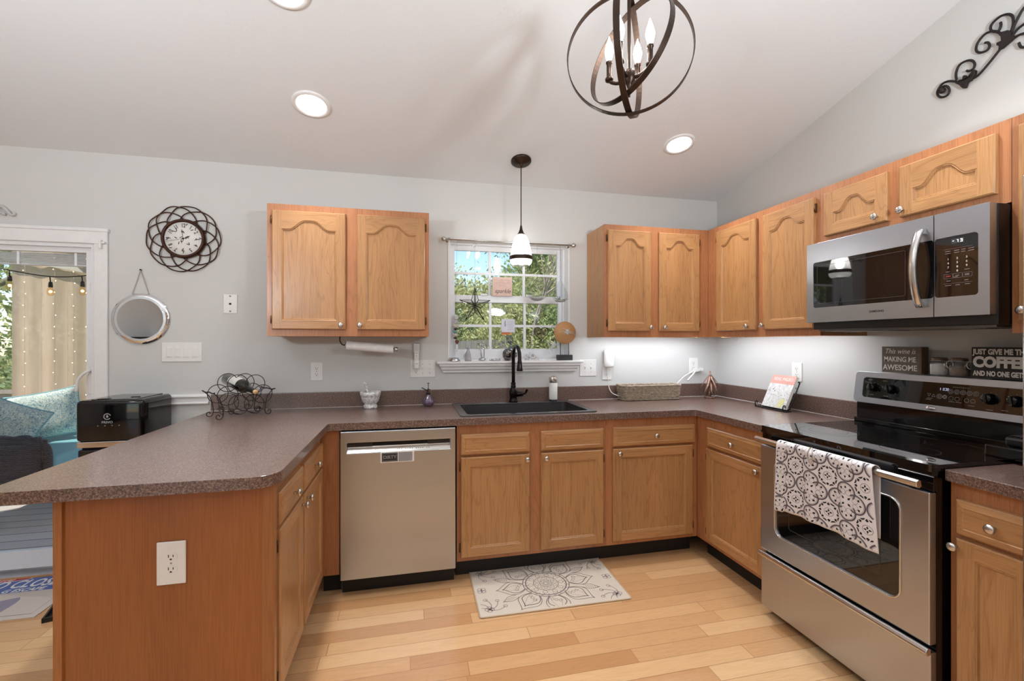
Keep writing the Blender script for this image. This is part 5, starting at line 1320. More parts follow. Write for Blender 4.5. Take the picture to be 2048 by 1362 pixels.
# things on the sill
SZ = 1.205
M['silver'] = plain('polished_silver', srgb(200,200,202), .18, .9, var=.15)
t = thing('candle_base', 'low grey metal dome at the left end of the window sill', 'ornament', (-2.085, -.012, SZ)); m = MB(); m.lathe([(.046, 0), (.046, .003), (.040, .012), (.032, .024), (.028, .026), (1e-5, .027)], 28); m.build('dome', 'silver', t)
M['figur'] = plain('pale_stone', srgb(176,174,176), .5, var=.2)
t = thing('angel_figurine', 'small pale standing figurine on the window sill', 'figurine', (-1.985, -.005, SZ))
m = MB(); m.lathe([(.023, 0), (.022, .02), (.017, .05), (.012, .072), (.008, .080), (.011, .086), (.014, .094), (.011, .104), (1e-5, .108)], 14); m.build('body', 'figur', t)
m = MB(); m.poly([(-.012, .068), (-.032, .040), (-.028, .018), (-.018, .03)], (), 'y', .004, .010); m.build('wing', 'figur', t)
t = thing('silver_sculpture', 'small silver branching sculpture of two figures on the window sill', 'figurine', (-1.886, -.005, SZ))
m = MB(); m.tube(smooth([(-.004, 0, .018), (-.010, 0, .06), (-.016, 0, .082), (-.028, 0, .083)], 4), [.006]*5+[.0045]*5+[.003]*3, 8); m.tube(smooth([(.010, 0, .018), (.012, 0, .05), (.012, 0, .08), (.020, 0, .095), (.026, 0, .085)], 4), .0045, 8)
m.tube(smooth([(.012, 0, .08), (-.002, 0, .092), (-.006, 0, .110), (.006, 0, .114)], 4), .0040, 8); m.tube([(-.022, 0, .112), (-.006, 0, .112)], .003, 6); m.build('branches', 'silver', t)
m = MB(); m.sphere((0, 0, .012), .020, 12, 8, sc=(1.35, .9, .6)); m.build('base', 'silver', t)
t = thing('pewter_animals', 'tiny low dark pewter figures lying on the window sill', 'figurine', (-1.796, -.005, SZ))
m = MB(); rnd = random.Random(4)
for k in range(6): m.sphere((-.030+.012*k, 0, .007+.003*(k % 2)), .010, 8, 6, sc=(1, .8, .7+.15*k/2))
m.build('body', 'silver', t)
t = thing('glass_float', 'silvery dark glass bulb lying on the window sill behind the faucet', 'ornament', (-1.706, -.006, SZ+.045))
m = MB(); mm = Matrix.Rotation(PI/2+.05, 4, 'Y'); m.lathe([(1e-5, -.036), (.022, -.032), (.037, -.018), (.043, .0), (.040, .016), (.030, .034), (.020, .050), (.018, .066), (1e-5, .067)], 28, mm); m.build('bulb', plain('mercury_glass', srgb(116,114,112), .1, .85, var=.5, scale=120), t)
M['quartz'] = plain('quartz', srgb(206,204,206), .3, var=.35, scale=90)
t = thing('quartz_cluster', 'rough white and grey crystal cluster on the window sill', 'crystal', (-1.528, -.008, SZ))
m = MB(); rnd = random.Random(11)
for k in range(26):
    a = rnd.uniform(-1.1, 1.1); b = rnd.uniform(-.5, .5); L = rnd.uniform(.025, .058); mm = Matrix.Translation((rnd.uniform(-.035, .035), rnd.uniform(-.012, .012), .008)) @ Matrix.Rotation(a, 4, 'Y') @ Matrix.Rotation(b, 4, 'X')
    m.lathe([(.006, 0), (.0095, .006), (.0085, L*.7), (1e-5, L)], 6, mm, smooth=False)
m.poly([(-.052, 0), (.052, 0), (.045, .014), (-.045, .016)], (), 'y', -.02, .02); tag(m.build('crystals', 'quartz', t), kind='stuff')
t = thing('white_coral', 'small white branching coral tree on the window sill', 'ornament', (-1.402, -.006, SZ))
m = MB(); rnd = random.Random(21)
def grow(p, d, L, r, lv):
    q = p+d*L; m.tube([p, (p+q)/2+Vector((rnd.uniform(-1, 1), 0, rnd.uniform(-1, 1)))*L*.08, q], [r, r*.85, r*.7], 5)
    if lv:
        for k in range(3):
            nd = (d+Vector((rnd.uniform(-.95, .95), rnd.uniform(-.35, .35), rnd.uniform(-.3, .5)))).normalized(); grow(q, nd, L*rnd.uniform(.65, .9), r*.7, lv-1)
grow(Vector((0, 0, .004)), Vector((0, 0, 1)), .042, .0036, 4); m.lathe([(.020, 0), (.018, .005), (.004, .009)], 14); tag(m.build('branches', plain('coral_white', srgb(236,236,238), .5), t), kind='stuff')
t = thing('wood_disc_stand', 'round wood slice with an air plant on a black stand on the window sill', 'ornament', (-1.283, -.012, SZ))
m = MB(); m.box(-.056, .056, -.022, .022, 0, .040, bev=.001); m.build('base', plain('black_block', srgb(44,44,46), .5), t)
for x in (-.030, .034):
    m = MB(); m.tube([(x, 0, .038), (x, .002, .125)], .0028, 8); m.build('rod', 'black', t)
t_ = NT('wood_slice'); v = t_.coords('Object'); sep = t_.n.new('ShaderNodeSeparateXYZ'); t_.l.new(v, sep.inputs[0])
dx = t_.math('SUBTRACT', sep.outputs[0], .004); dz = t_.math('SUBTRACT', sep.outputs[2], .200)
rr = t_.math('SQRT', t_.math('ADD', t_.math('MULTIPLY', dx, dx), t_.math('MULTIPLY', dz, dz)))
rr = t_.math('ADD', rr, t_.math('MULTIPLY', t_.noise(v, 30, 2), .006)); tr_ = t_.math('FRACT', t_.math('MULTIPLY', rr, 150.0))
t_.color(t_.ramp(tr_, [(.0, srgb(176,126,80)), (.5, srgb(206,158,108)), (.9, srgb(192,140,92))])); t_.set(Roughness=.6); M['slice'] = t_.m
m = MB(); m.lathe([(.080, -.006), (.083, 0), (.080, .012), (1e-5, .012)], 40, Matrix.Translation((.004, 0, .200)) @ RX); m.lathe([(.001, -.006), (.080, -.006)], 40, Matrix.Translation((.004, 0, .200)) @ RX, cap=False); m.build('wood_slice', 'slice', t)
airplant(t, (.012, -.020, .196), 18, .085, 31, .0034, .1, 'airpale')
m = MB(); m.sphere((.016, -.018, .206), .016, 12, 8, sc=(1, .6, 1.3)); m.build('shell', 'marble', t)

# ------------------------------------------------------------ rug
M['rug'] = plain('rug_cream', srgb(208,196,180), .95, bump=.4, scale=700)
M['rugink'] = plain('rug_grey_line', srgb(104,96,96), .95)
M['rugink2'] = plain('rug_mauve_line', srgb(150,134,132), .95)
rw, rd = .795, .462
t = thing('kitchen_rug', 'small cream rug with grey mandala flower in front of the sink', 'rug', (-1.650, -.745, 0), -.012)
m = MB(); m.box(-rw/2, rw/2, -rd/2, rd/2, .0, .006, bev=.0015); m.build('pile', 'rug', t)
m = MB(); m.tube([(p[0], p[1], .004) for p in rrect(-rw/2, rw/2, -rd/2, rd/2, .012)], .004, 6, True); m.build('binding', plain('rug_binding', srgb(190,166,138), .9), t)
fn = lambda u, v: (max(-rw/2+.006, min(rw/2-.006, u)), max(-rd/2+.006, min(rd/2-.006, v)), .0066)
m = MB(); 
def seg_in(mb, pts, w):
    run = []
    for p in pts:
        if abs(p[0]) < rw/2-.010 and abs(p[1]) < rd/2-.010: run.append(p)
        else:
            if len(run) > 1: mb.ribbon(run, w, fn)
            run = []
    if len(run) > 1: mb.ribbon(run, w, fn)
def rc(mb, x, y, r, w=.0022, n=40): seg_in(mb, circ(x, y, r, n)+[(x+r, y)], w*1.25)
for r, w in ((.128, .003), (.112, .0045), (.068, .0025), (.034, .0025), (.012, .002)): rc(m, 0, 0, r, w, 64)
for n, r, s_ in ((10, .086, .013), (12, .051, .010), (8, .022, .006), (22, .122, .005)):
    for k in range(n): a = 2*PI*k/n; rc(m, r*math.cos(a), r*math.sin(a), s_, .0016, 12)
for k in range(26): a = 2*PI*k/26; rc(m, .103*math.cos(a), .103*math.sin(a), .0018, .002, 6)
def petal(a, r0, L, W_, w, inner=1):
    for sc_ in ([1, .78] if inner else [1]):
        for sg in (-1, 1):
            pts = []
            for i in range(15):
                q = i/14; d = r0+L*sc_*q; x = sg*W_*sc_*math.sin(PI*min(1, q*.92+.12))**.75*(1 if q < .55 else (1-(q-.55)/.45)**.55)
                pts.append((d*math.cos(a)-x*math.sin(a), d*math.sin(a)+x*math.cos(a)))
            seg_in(m, pts, w*1.25 if sc_ == 1 else w*1.6)
for k in range(8):
    a = 2*PI*k/8+.06; petal(a, .128, .155, .062, .0026)
    for q in range(3): rc(m, (.150+.012*q)*math.cos(a+.12*(q-1)), (.150+.012*q)*math.sin(a+.12*(q-1)), .009, .0016, 12)
    for q in range(9):
        for sg in (-1, 1): b = a+sg*.018*(9-q); d = .165+.009*q; rc(m, d*math.cos(b), d*math.sin(b), .0012, .0018, 5)
    a2 = a+PI/8; r_ = .175
    if abs(math.cos(a2)) > .6: petal(a2, .20, .095, .022, .0022, 0); [seg_in(m, [((.215+.012*q)*math.cos(a2)-.012*math.sin(a2), (.215+.012*q)*math.sin(a2)+.012*math.cos(a2)), ((.225+.012*q)*math.cos(a2)+.012*math.sin(a2), (.225+.012*q)*math.sin(a2)-.012*math.cos(a2))], .0016) for q in range(6)]
m.build('mandala', 'rugink', t)
m = MB()
for sx in (-1, 1):
    for sy in (-1, 1):
        m = MB(); cx_, cy_ = sx*(rw/2-.055), sy*(rd/2-.055)
        for k in range(5):
            a = math.atan2(-sy, -sx)+(k-2)*.75; pts = [(cx_+r*.085*math.cos(a+.9*r), cy_+r*.085*math.sin(a+.9*r)) for r in [i/8 for i in range(9)]]; seg_in(m, pts, .004)
            e = pts[-1]; rc(m, e[0], e[1], .010, .003, 10)
        for k in range(4): rc(m, cx_+.012*math.cos(k*PI/2), cy_+.012*math.sin(k*PI/2), .012, .003, 12)
        m.build('corner_scroll', 'rugink2', t)
    m = MB()
    for k in range(4): a = PI/2*k+PI/4; rc(m, sx*(rw/2-.040)+.014*math.cos(a), .014*math.sin(a), .012, .003, 12)
    m.build('side_scroll', 'rugink2', t)

# ------------------------------------------------------------ door mat and tray
t = thing('door_mat', 'printed mat with blue banner and red oval lying before the sliding door', 'mat', (-4.64, -.028, 0))
M['matbase'] = plain('mat_cream', srgb(196,184,174), .9, bump=.3, scale=500); M['matblue'] = plain('mat_blue', srgb(92,110,168), .9); M['matred'] = plain('mat_red', srgb(176,52,74), .9); M['matgrey'] = plain('mat_grey', srgb(138,132,146), .9)
outl = [(-.42, -.452), (.480, -.452), (.480, 0), (-.42, 0)]
m = MB(); m.poly(outl, (), 'z', 0, .005); m.build('pile', 'matbase', t, bevel=.001)
m = MB(); fn = lambda u, v: (u, v, .0054); m.ribbon([(-.385, -.418), (.445, -.418), (.445, -.012), (-.385, -.012)], .003, fn, True); m.build('border_line', 'slot', t)
m = MB(); m.blob([(-.38, -.020), (.44, -.016), (.44, -.176), (-.38, -.178)], lambda u, v: (u, v, .0056)); m.build('banner', 'matblue', t)
m = MB(); m.blob(circ(.004, -.019, .180, 32, ry=.027), lambda u, v: (u, v, .0060)); m.build('oval_border', 'ink', t)
m = MB(); m.blob(circ(.004, -.019, .172, 32, ry=.022), lambda u, v: (u, v, .0064)); m.build('red_oval', 'matred', t)
text('lettering', 'Time', .044, 'ink', t, (.03, -.020, .0068), (0, 0, 0), .0002, 1.5, .4, .0002)
text('lettering', 'TOO CLOSE', .118, 'ink', t, (.150, -.088, .0064), (0, 0, 0), .0022, .62, .05, .0003)
text('lettering', 'G ESCAPE', .046, 'ink', t, (.232, -.158, .0064), (0, 0, 0), .0010, .95, .12, .0003)
m = MB(); m.blob([(.272, -.234), (.290, -.262), (.295, -.30), (.288, -.372), (.10, -.392), (.0, -.30), (.16, -.272), (.22, -.250)], fn); m.build('grey_shape', 'matgrey', t)
t = thing('boot_tray', 'black shallow tray on the floor beside the printed mat', 'tray', (-4.090, -.545, 0), .30)
m = MB(); m.box(0, .34, 0, .30, 0, .004); 
for a in ((0, .34, 0, .008), (0, .34, .292, .30), (0, .008, 0, .30), (.332, .34, 0, .30)): m.box(*a, .0, .022)
m.build('tray_shell', 'black', t)

# ------------------------------------------------------------ outside: deck, ground
m = MB(); m.box(-9.0, -2.9, WT+.09, 3.2, -.14, -.05); struct(m.build('deck_floor', 'deck'))
t_ = NT('grass_ground'); v = t_.coords('Object'); t_.color(t_.ramp(t_.noise(v, 1.5, 6, .7), [(.3, srgb(96,112,62)), (.7, srgb(140,150,92))])); t_.set(Roughness=.95); M['grass'] = t_.m
m = MB(); m.box(-60, 60, WT, 70, -.9, -.6); struct(m.build('ground', 'grass'))
M['bounce_ground'] = plain('pale_bounce_ground', srgb(200,196,190), .9)  # unseen ground, made pale to bounce sunlight up to the ceiling
m = MB(); m.box(-30, 30, -40, RY0-.15, -.9, -.25); struct(m.build('ground_rear', 'bounce_ground'))

# deck rail and shade screen
M['railwood'] = plain('grey_rail', srgb(150,138,126), .7)
t = thing('deck_railing', 'pale wooden deck railing behind the outdoor sofa', 'railing', (0, 2.62, 0))
m = MB(); m.box(-8.8, -5.0, -.03, .06, .80, .835); m.box(-8.8, -5.0, 0, .03, .72, .79); m.build('top_rail', 'railwood', t)
for x in (-8.0, -6.95, -6.35, -5.3):
    m = MB(); m.box(x-.045, x+.045, -.02, .06, -.05, .80); m.build('post', 'railwood', t)
t_ = NT('mesh_screen'); v = t_.coords('Object', (1,1,1))
f = t_.noise(t_.coords('Object', (14,1,1.2)), 2, 3)
df = t_.new('ShaderNodeBsdfDiffuse'); t_.l.new(t_.ramp(f, [(.3, srgb(218,190,162)), (.7, srgb(232,208,182))]), df.inputs[0])
tl = t_.new('ShaderNodeBsdfTranslucent'); tl.inputs[0].default_value = srgb(232,204,176); trn = t_.new('ShaderNodeBsdfTransparent')
m1 = t_.new('ShaderNodeMixShader'); m1.inputs[0].default_value = .45; t_.l.new(df.outputs[0], m1.inputs[1]); t_.l.new(tl.outputs[0], m1.inputs[2])
m2 = t_.new('ShaderNodeMixShader'); m2.inputs[0].default_value = .04; t_.l.new(m1.outputs[0], m2.inputs[1]); t_.l.new(trn.outputs[0], m2.inputs[2]); t_.l.new(m2.outputs[0], t_.out.inputs[0]); M['screen'] = t_.m
t = thing('shade_curtain', 'tan mesh outdoor curtain hanging along the deck', 'curtain', (0, 2.5, 0))
m = MB(); V = []; n = 90
for i in range(n+1):
    x = -6.35+(1.75)*i/n
    for z in (.42, 2.42): V.append((x, .007*math.sin(i*.62)+.012*math.sin(i*.23), z))
m.add(V, [[2*i, 2*i+1, 2*i+3, 2*i+2] for i in range(n)], 0, True); m.build('fabric', 'screen', t)
m = MB(); m.tube([(-8.2, .02, 2.43), (-4.4, .02, 2.43)], .014, 8); m.build('curtain_rod', 'iron', t)
t = thing('pergola_beam', 'sloping pale beam of the deck roof seen through the sliding door', 'beam', (0, 0, 0))
M['beamwood'] = plain('pale_beam', srgb(196,192,176), .6); M['roofboards'] = planks('porch_roof_boards', .12, 4.0, [(0, srgb(150,128,100)), (1, srgb(176,154,124))], srgb(90,74,58), .6, along='y')
m = MB(); V = [(-6.75, 2.42, 2.23), (-5.60, 2.32, 2.035)]
a, b = Vector((-7.2, 2.40, 2.33)), Vector((-4.6, 2.40, 1.86)); up = Vector((0, 0, .045)); dp = Vector((0, .05, 0))
m.add([a, b, b+up, a+up, a+dp, b+dp, b+dp+up, a+dp+up], [[0,1,2,3], [4,5,6,7], [0,1,5,4], [2,3,7,6], [0,3,7,4], [1,2,6,5]]); m.build('beam', 'beamwood', t)
t = thing('porch_roof', 'brown boarded porch roof edge above the deck', 'porch roof', (0, 0, 0))
m = MB(); m.add([(-5.9, .25, 2.45), (-3.9, .25, 2.45), (-3.9, 2.9, 2.26), (-5.9, 2.9, 2.26), (-5.9, .25, 2.49), (-3.9, .25, 2.49), (-3.9, 2.9, 2.30), (-5.9, 2.9, 2.30)], [[0,1,2,3], [4,5,6,7], [0,1,5,4], [2,3,7,6], [0,3,7,4], [1,2,6,5]]); m.build('roof_boards', 'roofboards', t)
for (x, y, z) in ((-5.86, .3, 0), (-3.96, 2.8, 0)):
    m = MB(); m.box(x-.04, x+.04, y-.04, y+.04, -.05, 2.27); m.build('post', 'railwood', t)
# string lights
M['warmbulb'] = emissive('warm_bulb', (1,.74,.42,1), 3.5); M['fairy'] = emissive('fairy_bulb', (1,.86,.55,1), 6)
M['amber'] = glass('amber_glass', (1,.86,.68,1), ior=1.4)
t = thing('string_lights', 'black cable with hanging round light bulbs across the deck', 'string lights', (0, 1.2, 0))
m = MB(); m.tube(smooth([(-6.2, 0, 2.04), (-5.51, 0, 1.915), (-5.455, 0, 1.903), (-5.20, 0, 1.862), (-4.97, 0, 1.872), (-4.7, 0, 1.93)], 6), .0042, 6); m.build('cable', 'black', t)
for x, z in ((-5.452, 1.900), (-5.185, 1.858), (-4.970, 1.868), (-5.78, 1.965)):
    m = MB(); m.tube([(x, 0, z), (x+.004, 0, z-.045)], .0045, 6); m.lathe([(.010, z-.040), (.013, z-.052), (.015, z-.080), (.012, z-.084)], 14, Matrix.Translation((x+.004, 0, 0))); sk = m.build('socket', 'black', t)
    m = MB(); m.lathe([(.012, z-.084), (.021, z-.105), (.0235, z-.124), (.019, z-.142), (.008, z-.152), (1e-5, z-.153)], 16, Matrix.Translation((x+.004, 0, 0)), cap=False); m.build('bulb_glass', 'amber', sk)
    m = MB(); m.sphere((x+.004, 0, z-.118), .011, 10, 8); m.build('glowing_filament', 'warmbulb', sk)
fb = MB(); fb.sphere((0, 0, 0), .0036, 8, 6)
first = None
for k, (x, y) in enumerate(((-6.20, 2.44), (-5.945, 2.44), (-5.78, 2.44), (-5.66, 2.44), (-5.50, 2.44))):
    lab = ('strand of tiny warm fairy lights at the left edge of the tan curtain', 'second strand of tiny fairy lights from the left edge of the tan curtain', 'third strand of tiny fairy lights from the left on the tan curtain', 'strand of tiny fairy lights beside the right door frame', 'strand of tiny fairy lights on the part of the curtain behind the door frame')[k]
    t = thing('fairy_lights', lab, 'fairy lights', (x, y, 0), 0, 'strands of fairy lights')
    m = MB(); m.tube([(0, 0, .75), (0, 0, 2.40)], .0009, 4); m.build('wire', 'chain', t)
    for i in range(14):
        z = 2.30-.118*i+.02*(k % 2)
        if first is None: first = fb.build('bulb', 'fairy', t, (0, -.006, z))
        else:
            c = first.copy(); C.objects.link(c); c.parent = t; c.location = (.012*math.sin(i*2.1+k), -.006, z)

# wicker sofa
t_ = NT('navy_wicker'); v = t_.coords('Object'); br = t_.new('ShaderNodeTexBrick', Scale=1.0); br.inputs['Brick Width'].default_value = .030; br.inputs['Row Height'].default_value = .014; br.inputs['Mortar Size'].default_value = .0035; br.inputs['Mortar Smooth'].default_value = 1.0
sp_ = t_.n.new('ShaderNodeSeparateXYZ'); t_.l.new(v, sp_.inputs[0]); cb = t_.n.new('ShaderNodeCombineXYZ'); t_.l.new(t_.math('ADD', sp_.outputs[0], sp_.outputs[1]), cb.inputs[0]); t_.l.new(sp_.outputs[2], cb.inputs[1]); t_.l.new(cb.outputs[0], br.inputs['Vector'])
br.inputs['Color1'].default_value = srgb(52,54,70); br.inputs['Color2'].default_value = srgb(64,64,80); br.inputs['Mortar'].default_value = srgb(14,15,22)
t_.color(br.outputs['Color']); t_.set(Roughness=.45); inv = t_.math('SUBTRACT', 1.0, br.outputs['Fac']); t_.bump(inv, .9, .006); M['wicker'] = t_.m
t = thing('wicker_sofa', 'dark navy wicker outdoor sofa with teal seat cushion on the deck', 'sofa', (-5.85, .88, -.05))
m = MB(); m.box(.0, .80, 0, .10, .30, .635, bev=.03, seg=4); m.build('arm', 'wicker', t)
m = MB(); m.box(.0, .80, 1.50, 1.60, .30, .635, bev=.03, seg=4); m.build('arm', 'wicker', t)
for yy in (.0, 1.5):
    m = MB(); pp = smooth([(.0, yy+.05, .640), (.40, yy+.05, .648), (.70, yy+.05, .645), (.80, yy+.05, .61), (.825, yy+.05, .53), (.82, yy+.05, .32)], 6)
    m.tube(pp, .030, 10)
    for s_ in (0, PI): m.tube([p+Vector((0, .024*math.cos(i*.9+s_), .030+.010*math.sin(i*.9+s_) if i < 20 else .01*math.sin(i*.9+s_))) for i, p in enumerate(pp)], .013, 6)
    m.build('braided_edge', 'wicker', t)
m = MB(); m.box(0, .10, .10, 1.5, .30, .90, bev=.03, seg=4); m.build('backrest', 'wicker', t)
m = MB(); m.box(.05, .80, .10, 1.5, .30, .41, bev=.02); m.build('seat_base', 'wicker', t)
M['teal'] = plain('teal_fabric', srgb(136,192,200), .85, bump=.2, scale=400)
m = MB(); m.box(.12, .83, .105, 1.495, .405, .515, bev=.035, seg=5); m.build('seat_cushion', 'teal', t)
for x in (.05, .40):
    for y in (.05, 1.55):
        m = MB(); m.box(x-.025, x+.025, y-.025, y+.025, 0, .31); m.build('leg', 'black', t)
t_ = NT('leafy_print'); v = t_.coords('Object'); n1 = t_.noise(v, 42, 4, .65, 3.0); n2 = t_.noise(v, 16, 3, .6, 2.0)
c1 = t_.ramp(n1, [(.0, srgb(70,122,156)), (.40, srgb(124,178,188)), (.455, srgb(240,242,226)), (.52, srgb(172,200,166)), (.55, srgb(242,242,234))], 'CONSTANT')
t_.color(t_.mix(t_.ramp(n2, [(.5, (0,0,0,1)), (.62, (.3,.3,.3,1))]), c1, srgb(60,116,152))); t_.set(Roughness=.85); M['leafy'] = t_.m
def pillow(label, loc, rot, w=.46, h=.42, th=.15):
    t = thing('throw_pillow', label, 'pillow', loc, 0, 'patterned throw pillows'); t.rotation_euler = rot
    m = MB(); n = 18; V = []; F = []
    for sd in (1, -1):
        for j in range(n+1):
            for i in range(n+1):
                u, v = i/n*2-1, j/n*2-1; e = (1-abs(u)**4)*(1-abs(v)**4); cn = 1-.10*(abs(u)*abs(v))**2*0
                pin = 1-.07*(1-u*u) if abs(v) > .0 else 1; x = u*w/2*(1-.07*(1-v*v)*1.0); z = v*h/2*(1-.07*(1-u*u))
                V.append((x, sd*th/2*max(0, e)**.55, z))
    k = (n+1)**2
    for s_ in (0, 1):
        for j in range(n):
            for i in range(n): a = s_*k+j*(n+1)+i; F.append([a, a+1, a+n+2, a+n+1])
    m.add(V, F, 0, True); m.build('cover', 'leafy', t)
    m = MB(); per = []
    for q in [i/12*2-1 for i in range(13)]: per.append((q*w/2, -h/2*(1-.07*(1-q*q))))
    for q in [i/12*2-1 for i in range(13)]: per.append((w/2*(1-.07*(1-q*q)), q*h/2))
    for q in [1-i/12*2 for i in range(13)]: per.append((q*w/2, h/2*(1-.07*(1-q*q))))
    for q in [1-i/12*2 for i in range(13)]: per.append((-w/2*(1-.07*(1-q*q)), q*h/2))
    m.tube([(a, 0, b) for a, b in per], .006, 6, True); m.build('piping', 'teal', t)
pillow('blue and green leaf-print pillow leaning on the near sofa arm', (-5.50, 1.20, .665), (math.radians(-14), math.radians(24), math.radians(8)))
pillow('blue and green leaf-print pillow standing upright behind the first pillow', (-5.50, 1.66, .695), (math.radians(-8), math.radians(-10), math.radians(30)), .46, .42)

# ------------------------------------------------------------ outside: fence, trees, shrubs
M['fencewood'] = oak('weathered_fence', 2, srgb(132,126,122), srgb(100,94,92), .8)
t = thing('board_fence', 'grey weathered board fence seen low through the kitchen window', 'fence', (-4.4, 9.0, -.6))
for k in range(32):
    m = MB(); x = .146*k; h = 1.80+.045*k*.15
    m.box(x, x+.138, 0, .02, 0, h+.0); m.build('board', 'fencewood', t)
m = MB(); m.box(0, 4.7, .02, .06, .4, .48); m.box(0, 4.7, .02, .06, 1.5, 1.58); m.build('rail', 'fencewood', t)
m = MB(); m.box(4.62, 4.78, -.05, .10, 0, 2.10); m.build('post', plain('dark_post', srgb(70,70,76), .8), t)
def leafmat(name, c):
    t_ = NT(name); f = t_.noise(t_.coords('Object'), 1.3, 4, .7)
    oi = tuple(x*.62 for x in c[:3])+(1,); hi = tuple(min(1, x*1.35) for x in c[:3])+(1,)
    df = t_.new('ShaderNodeBsdfDiffuse'); tl = t_.new('ShaderNodeBsdfTranslucent'); cc = t_.ramp(f, [(.3, oi), (.7, hi)])
    t_.l.new(cc, df.inputs[0]); t_.l.new(cc, tl.inputs[0]); mx = t_.new('ShaderNodeMixShader'); mx.inputs[0].default_value = .45
    t_.l.new(df.outputs[0], mx.inputs[1]); t_.l.new(tl.outputs[0], mx.inputs[2]); t_.l.new(mx.outputs[0], t_.out.inputs[0]); return t_.m
M['leafA'] = leafmat('leaf_green', srgb(172,184,128)); M['leafB'] = leafmat('leaf_olive', srgb(198,198,146)); M['leafC'] = leafmat('leaf_deep', srgb(146,172,122))
M['bark'] = plain('bark', srgb(150,138,126), .9, var=.3, scale=12)
def tree_meshes(seed, h, cr, n, leaf, low=.25, fill=0):
    rnd = random.Random(seed); m = MB(); tips = []
    def br(p, d, L, r, lv):
        q = p+d*L; mid = (p+q)/2+Vector((rnd.uniform(-1, 1), rnd.uniform(-1, 1), rnd.uniform(-.3, .5)))*L*.08
        m.tube([p, mid, q], [r, r*.85, r*.65], 5 if lv < 3 else 7, cap=False)
        if lv == 0: tips.append(q); return
        if lv < 3: tips.append(mid)
        for k in range(3 if lv > 1 else 4):
            nd = (d+Vector((rnd.uniform(-1, 1), rnd.uniform(-1, 1), rnd.uniform(-.35, .7)))*.85).normalized(); br(q, nd, L*rnd.uniform(.62, .85), r*.62, lv-1)
    br(Vector((0, 0, 0)), Vector((0, 0, 1)), h*low, h*.014, 4)
    wood_ = m; m = MB(); F = m
    zt = max(p.z for p in tips); sc = h/zt; rmax = max(math.hypot(p.x, p.y) for p in tips); sr = cr/rmax
    fix = lambda p: Vector((p[0]*sr, p[1]*sr, p[2]*sc))
    wood_.v = [tuple(fix(p)) for p in wood_.v]; tips = [fix(p) for p in tips]
    V = []; Fc = []
    for k in range(n):
        if rnd.random() < fill:
            a_, z_ = rnd.uniform(0, 2*PI), rnd.uniform(-.9, .9); r_ = math.sqrt(1-z_*z_)*cr*rnd.uniform(.75, 1.05)*(1+.12*math.sin(5*a_+seed)+.10*math.sin(9*z_+3*a_))
            c = Vector((r_*math.cos(a_), r_*math.sin(a_), h*(.46+.48*z_)))
        else: c = rnd.choice(tips)+Vector((rnd.gauss(0, 1), rnd.gauss(0, 1), rnd.gauss(0, .8)))*cr*.13
        s_ = leaf*rnd.uniform(.6, 1.3); a = Vector((rnd.uniform(-1, 1), rnd.uniform(-1, 1), rnd.uniform(-1, 1))).normalized(); b = a.orthogonal().normalized(); e = a.cross(b)
        i = len(V); V += [c-b*s_, c+e*s_*.45, c+b*s_, c-e*s_*.45]; Fc.append([i, i+1, i+2, i+3])
    m.add(V, Fc); return wood_, m
def tree(name, label, loc, seed, h, cr, n, leaf, mat, group, low=.25, fill=0):
    t = thing(name, label, 'tree' if name == 'tree' else 'shrub', loc, seed*1.3, group)
    w, f = tree_meshes(seed, h, cr, n, leaf, low, fill); w.build('branches', 'bark', t); tag(f.build('foliage', mat, t), kind='stuff'); return t
TG = 'trees beyond the kitchen window'
tree('tree', 'leafy tree filling the top left window panes with blue sky beside it', (-2.95, 12.0, -.6), 1, 7.2, 2.3, 16000, .07, 'leafA', TG)
tree('tree', 'sparse tree with bare limbs behind the middle window panes', (2.9, 16.5, -.6), 2, 8.2, 2.6, 12000, .07, 'leafA', TG)
tree('tree', 'green tree filling the right window panes', (3.4, 12.5, -.6), 3, 7.4, 2.7, 18000, .07, 'leafC', TG)
tree('tree', 'pale green tree far behind the others in the kitchen window', (-1.0, 20.0, -.6), 4, 5.0, 4.2, 14000, .11, 'leafB', TG, .2, .6)
tree('tree', 'tall tree far behind the right window panes', (5.0, 21.0, -.6), 5, 9.5, 4.2, 8000, .10, 'leafA', TG)
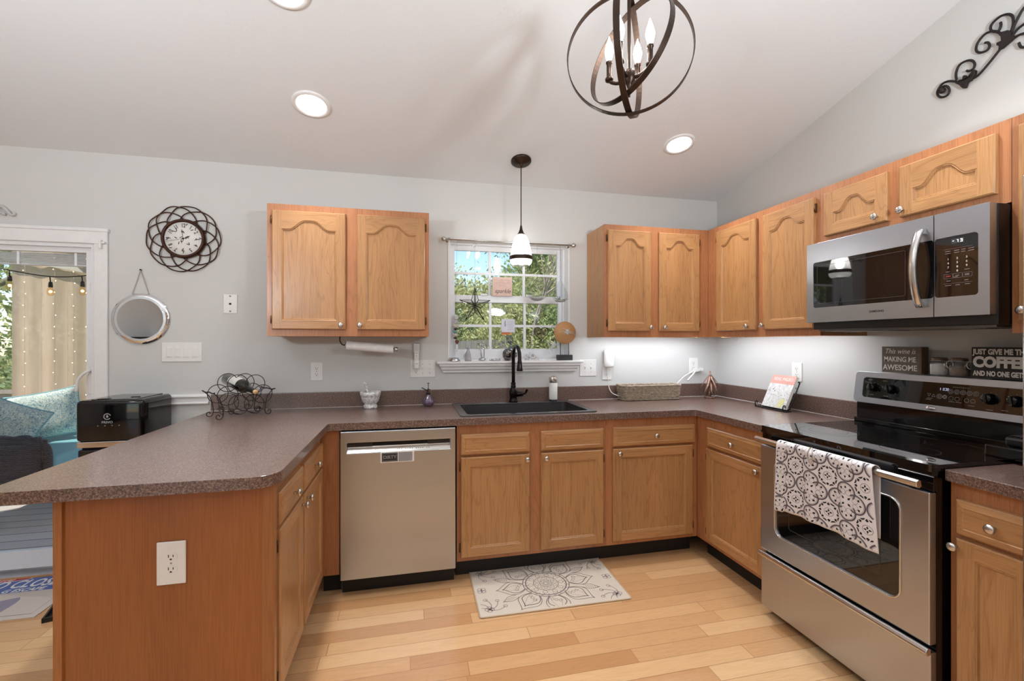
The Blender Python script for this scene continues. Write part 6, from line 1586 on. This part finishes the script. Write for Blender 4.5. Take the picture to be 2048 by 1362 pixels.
tree('tree', 'nearly bare tree with forking limbs behind the lower middle panes', (.85, 8.6, -.6), 17, 6.0, 1.7, 1500, .06, 'leafB', TG, .3)
tree('tree', 'thin bare tree with few leaves behind the lower right panes', (2.2, 8.9, -.6), 18, 6.5, 1.6, 1500, .06, 'leafB', TG, .3)
SG = 'shrubs beyond the kitchen window'
tree('shrub', 'twiggy olive shrub behind the lower middle panes', (.55, 9.6, -.6), 6, 3.0, 1.5, 9000, .05, 'leafB', SG, .14, .6)
tree('shrub', 'bright green shrub behind the lower right panes', (1.9, 9.0, -.6), 7, 3.4, 1.4, 9000, .05, 'leafA', SG, .14, .6)
tree('shrub', 'yellow-green shrub rising behind the grey fence', (-.75, 11.0, -.6), 8, 3.0, 1.7, 9000, .055, 'leafB', SG, .14, .6)
tree('shrub', 'broad shrub far behind the lower window panes', (3.2, 13.5, -.6), 9, 4.4, 2.4, 11000, .075, 'leafB', SG, .14, .6)
tree('shrub', 'broad dense shrub far behind the grey fence', (-2.6, 14.0, -.6), 10, 3.8, 2.6, 11000, .075, 'leafC', SG, .14, .6)
tree('tree', 'wide distant tree low on the horizon left of the fence', (-4.5, 26.0, -.6), 14, 5.4, 5.5, 14000, .15, 'leafC', TG, .15, .8)
tree('tree', 'wide distant tree low on the horizon behind the middle panes', (2.0, 28.0, -.6), 15, 6.2, 6.0, 14000, .16, 'leafB', TG, .15, .8)
tree('tree', 'wide distant tree low on the horizon behind the right panes', (8.5, 27.0, -.6), 16, 9.0, 5.5, 14000, .15, 'leafA', TG, .15, .8)
TD = 'trees beyond the deck'
tree('tree', 'bright green tree beyond the deck at the left edge of the sliding door', (-9.6, 8.0, -.6), 11, 6.5, 2.6, 16000, .08, 'leafB', TD, .2, .6)
tree('tree', 'green tree beyond the tan curtain of the deck', (-13.0, 10.5, -.6), 12, 8.0, 3.6, 14000, .10, 'leafA', TD, .2, .6)
tree('tree', 'distant green tree hidden behind the tan deck curtain', (-8.0, 13.0, -.6), 13, 7.0, 3.2, 8000, .09, 'leafB', TD, .2, .6)
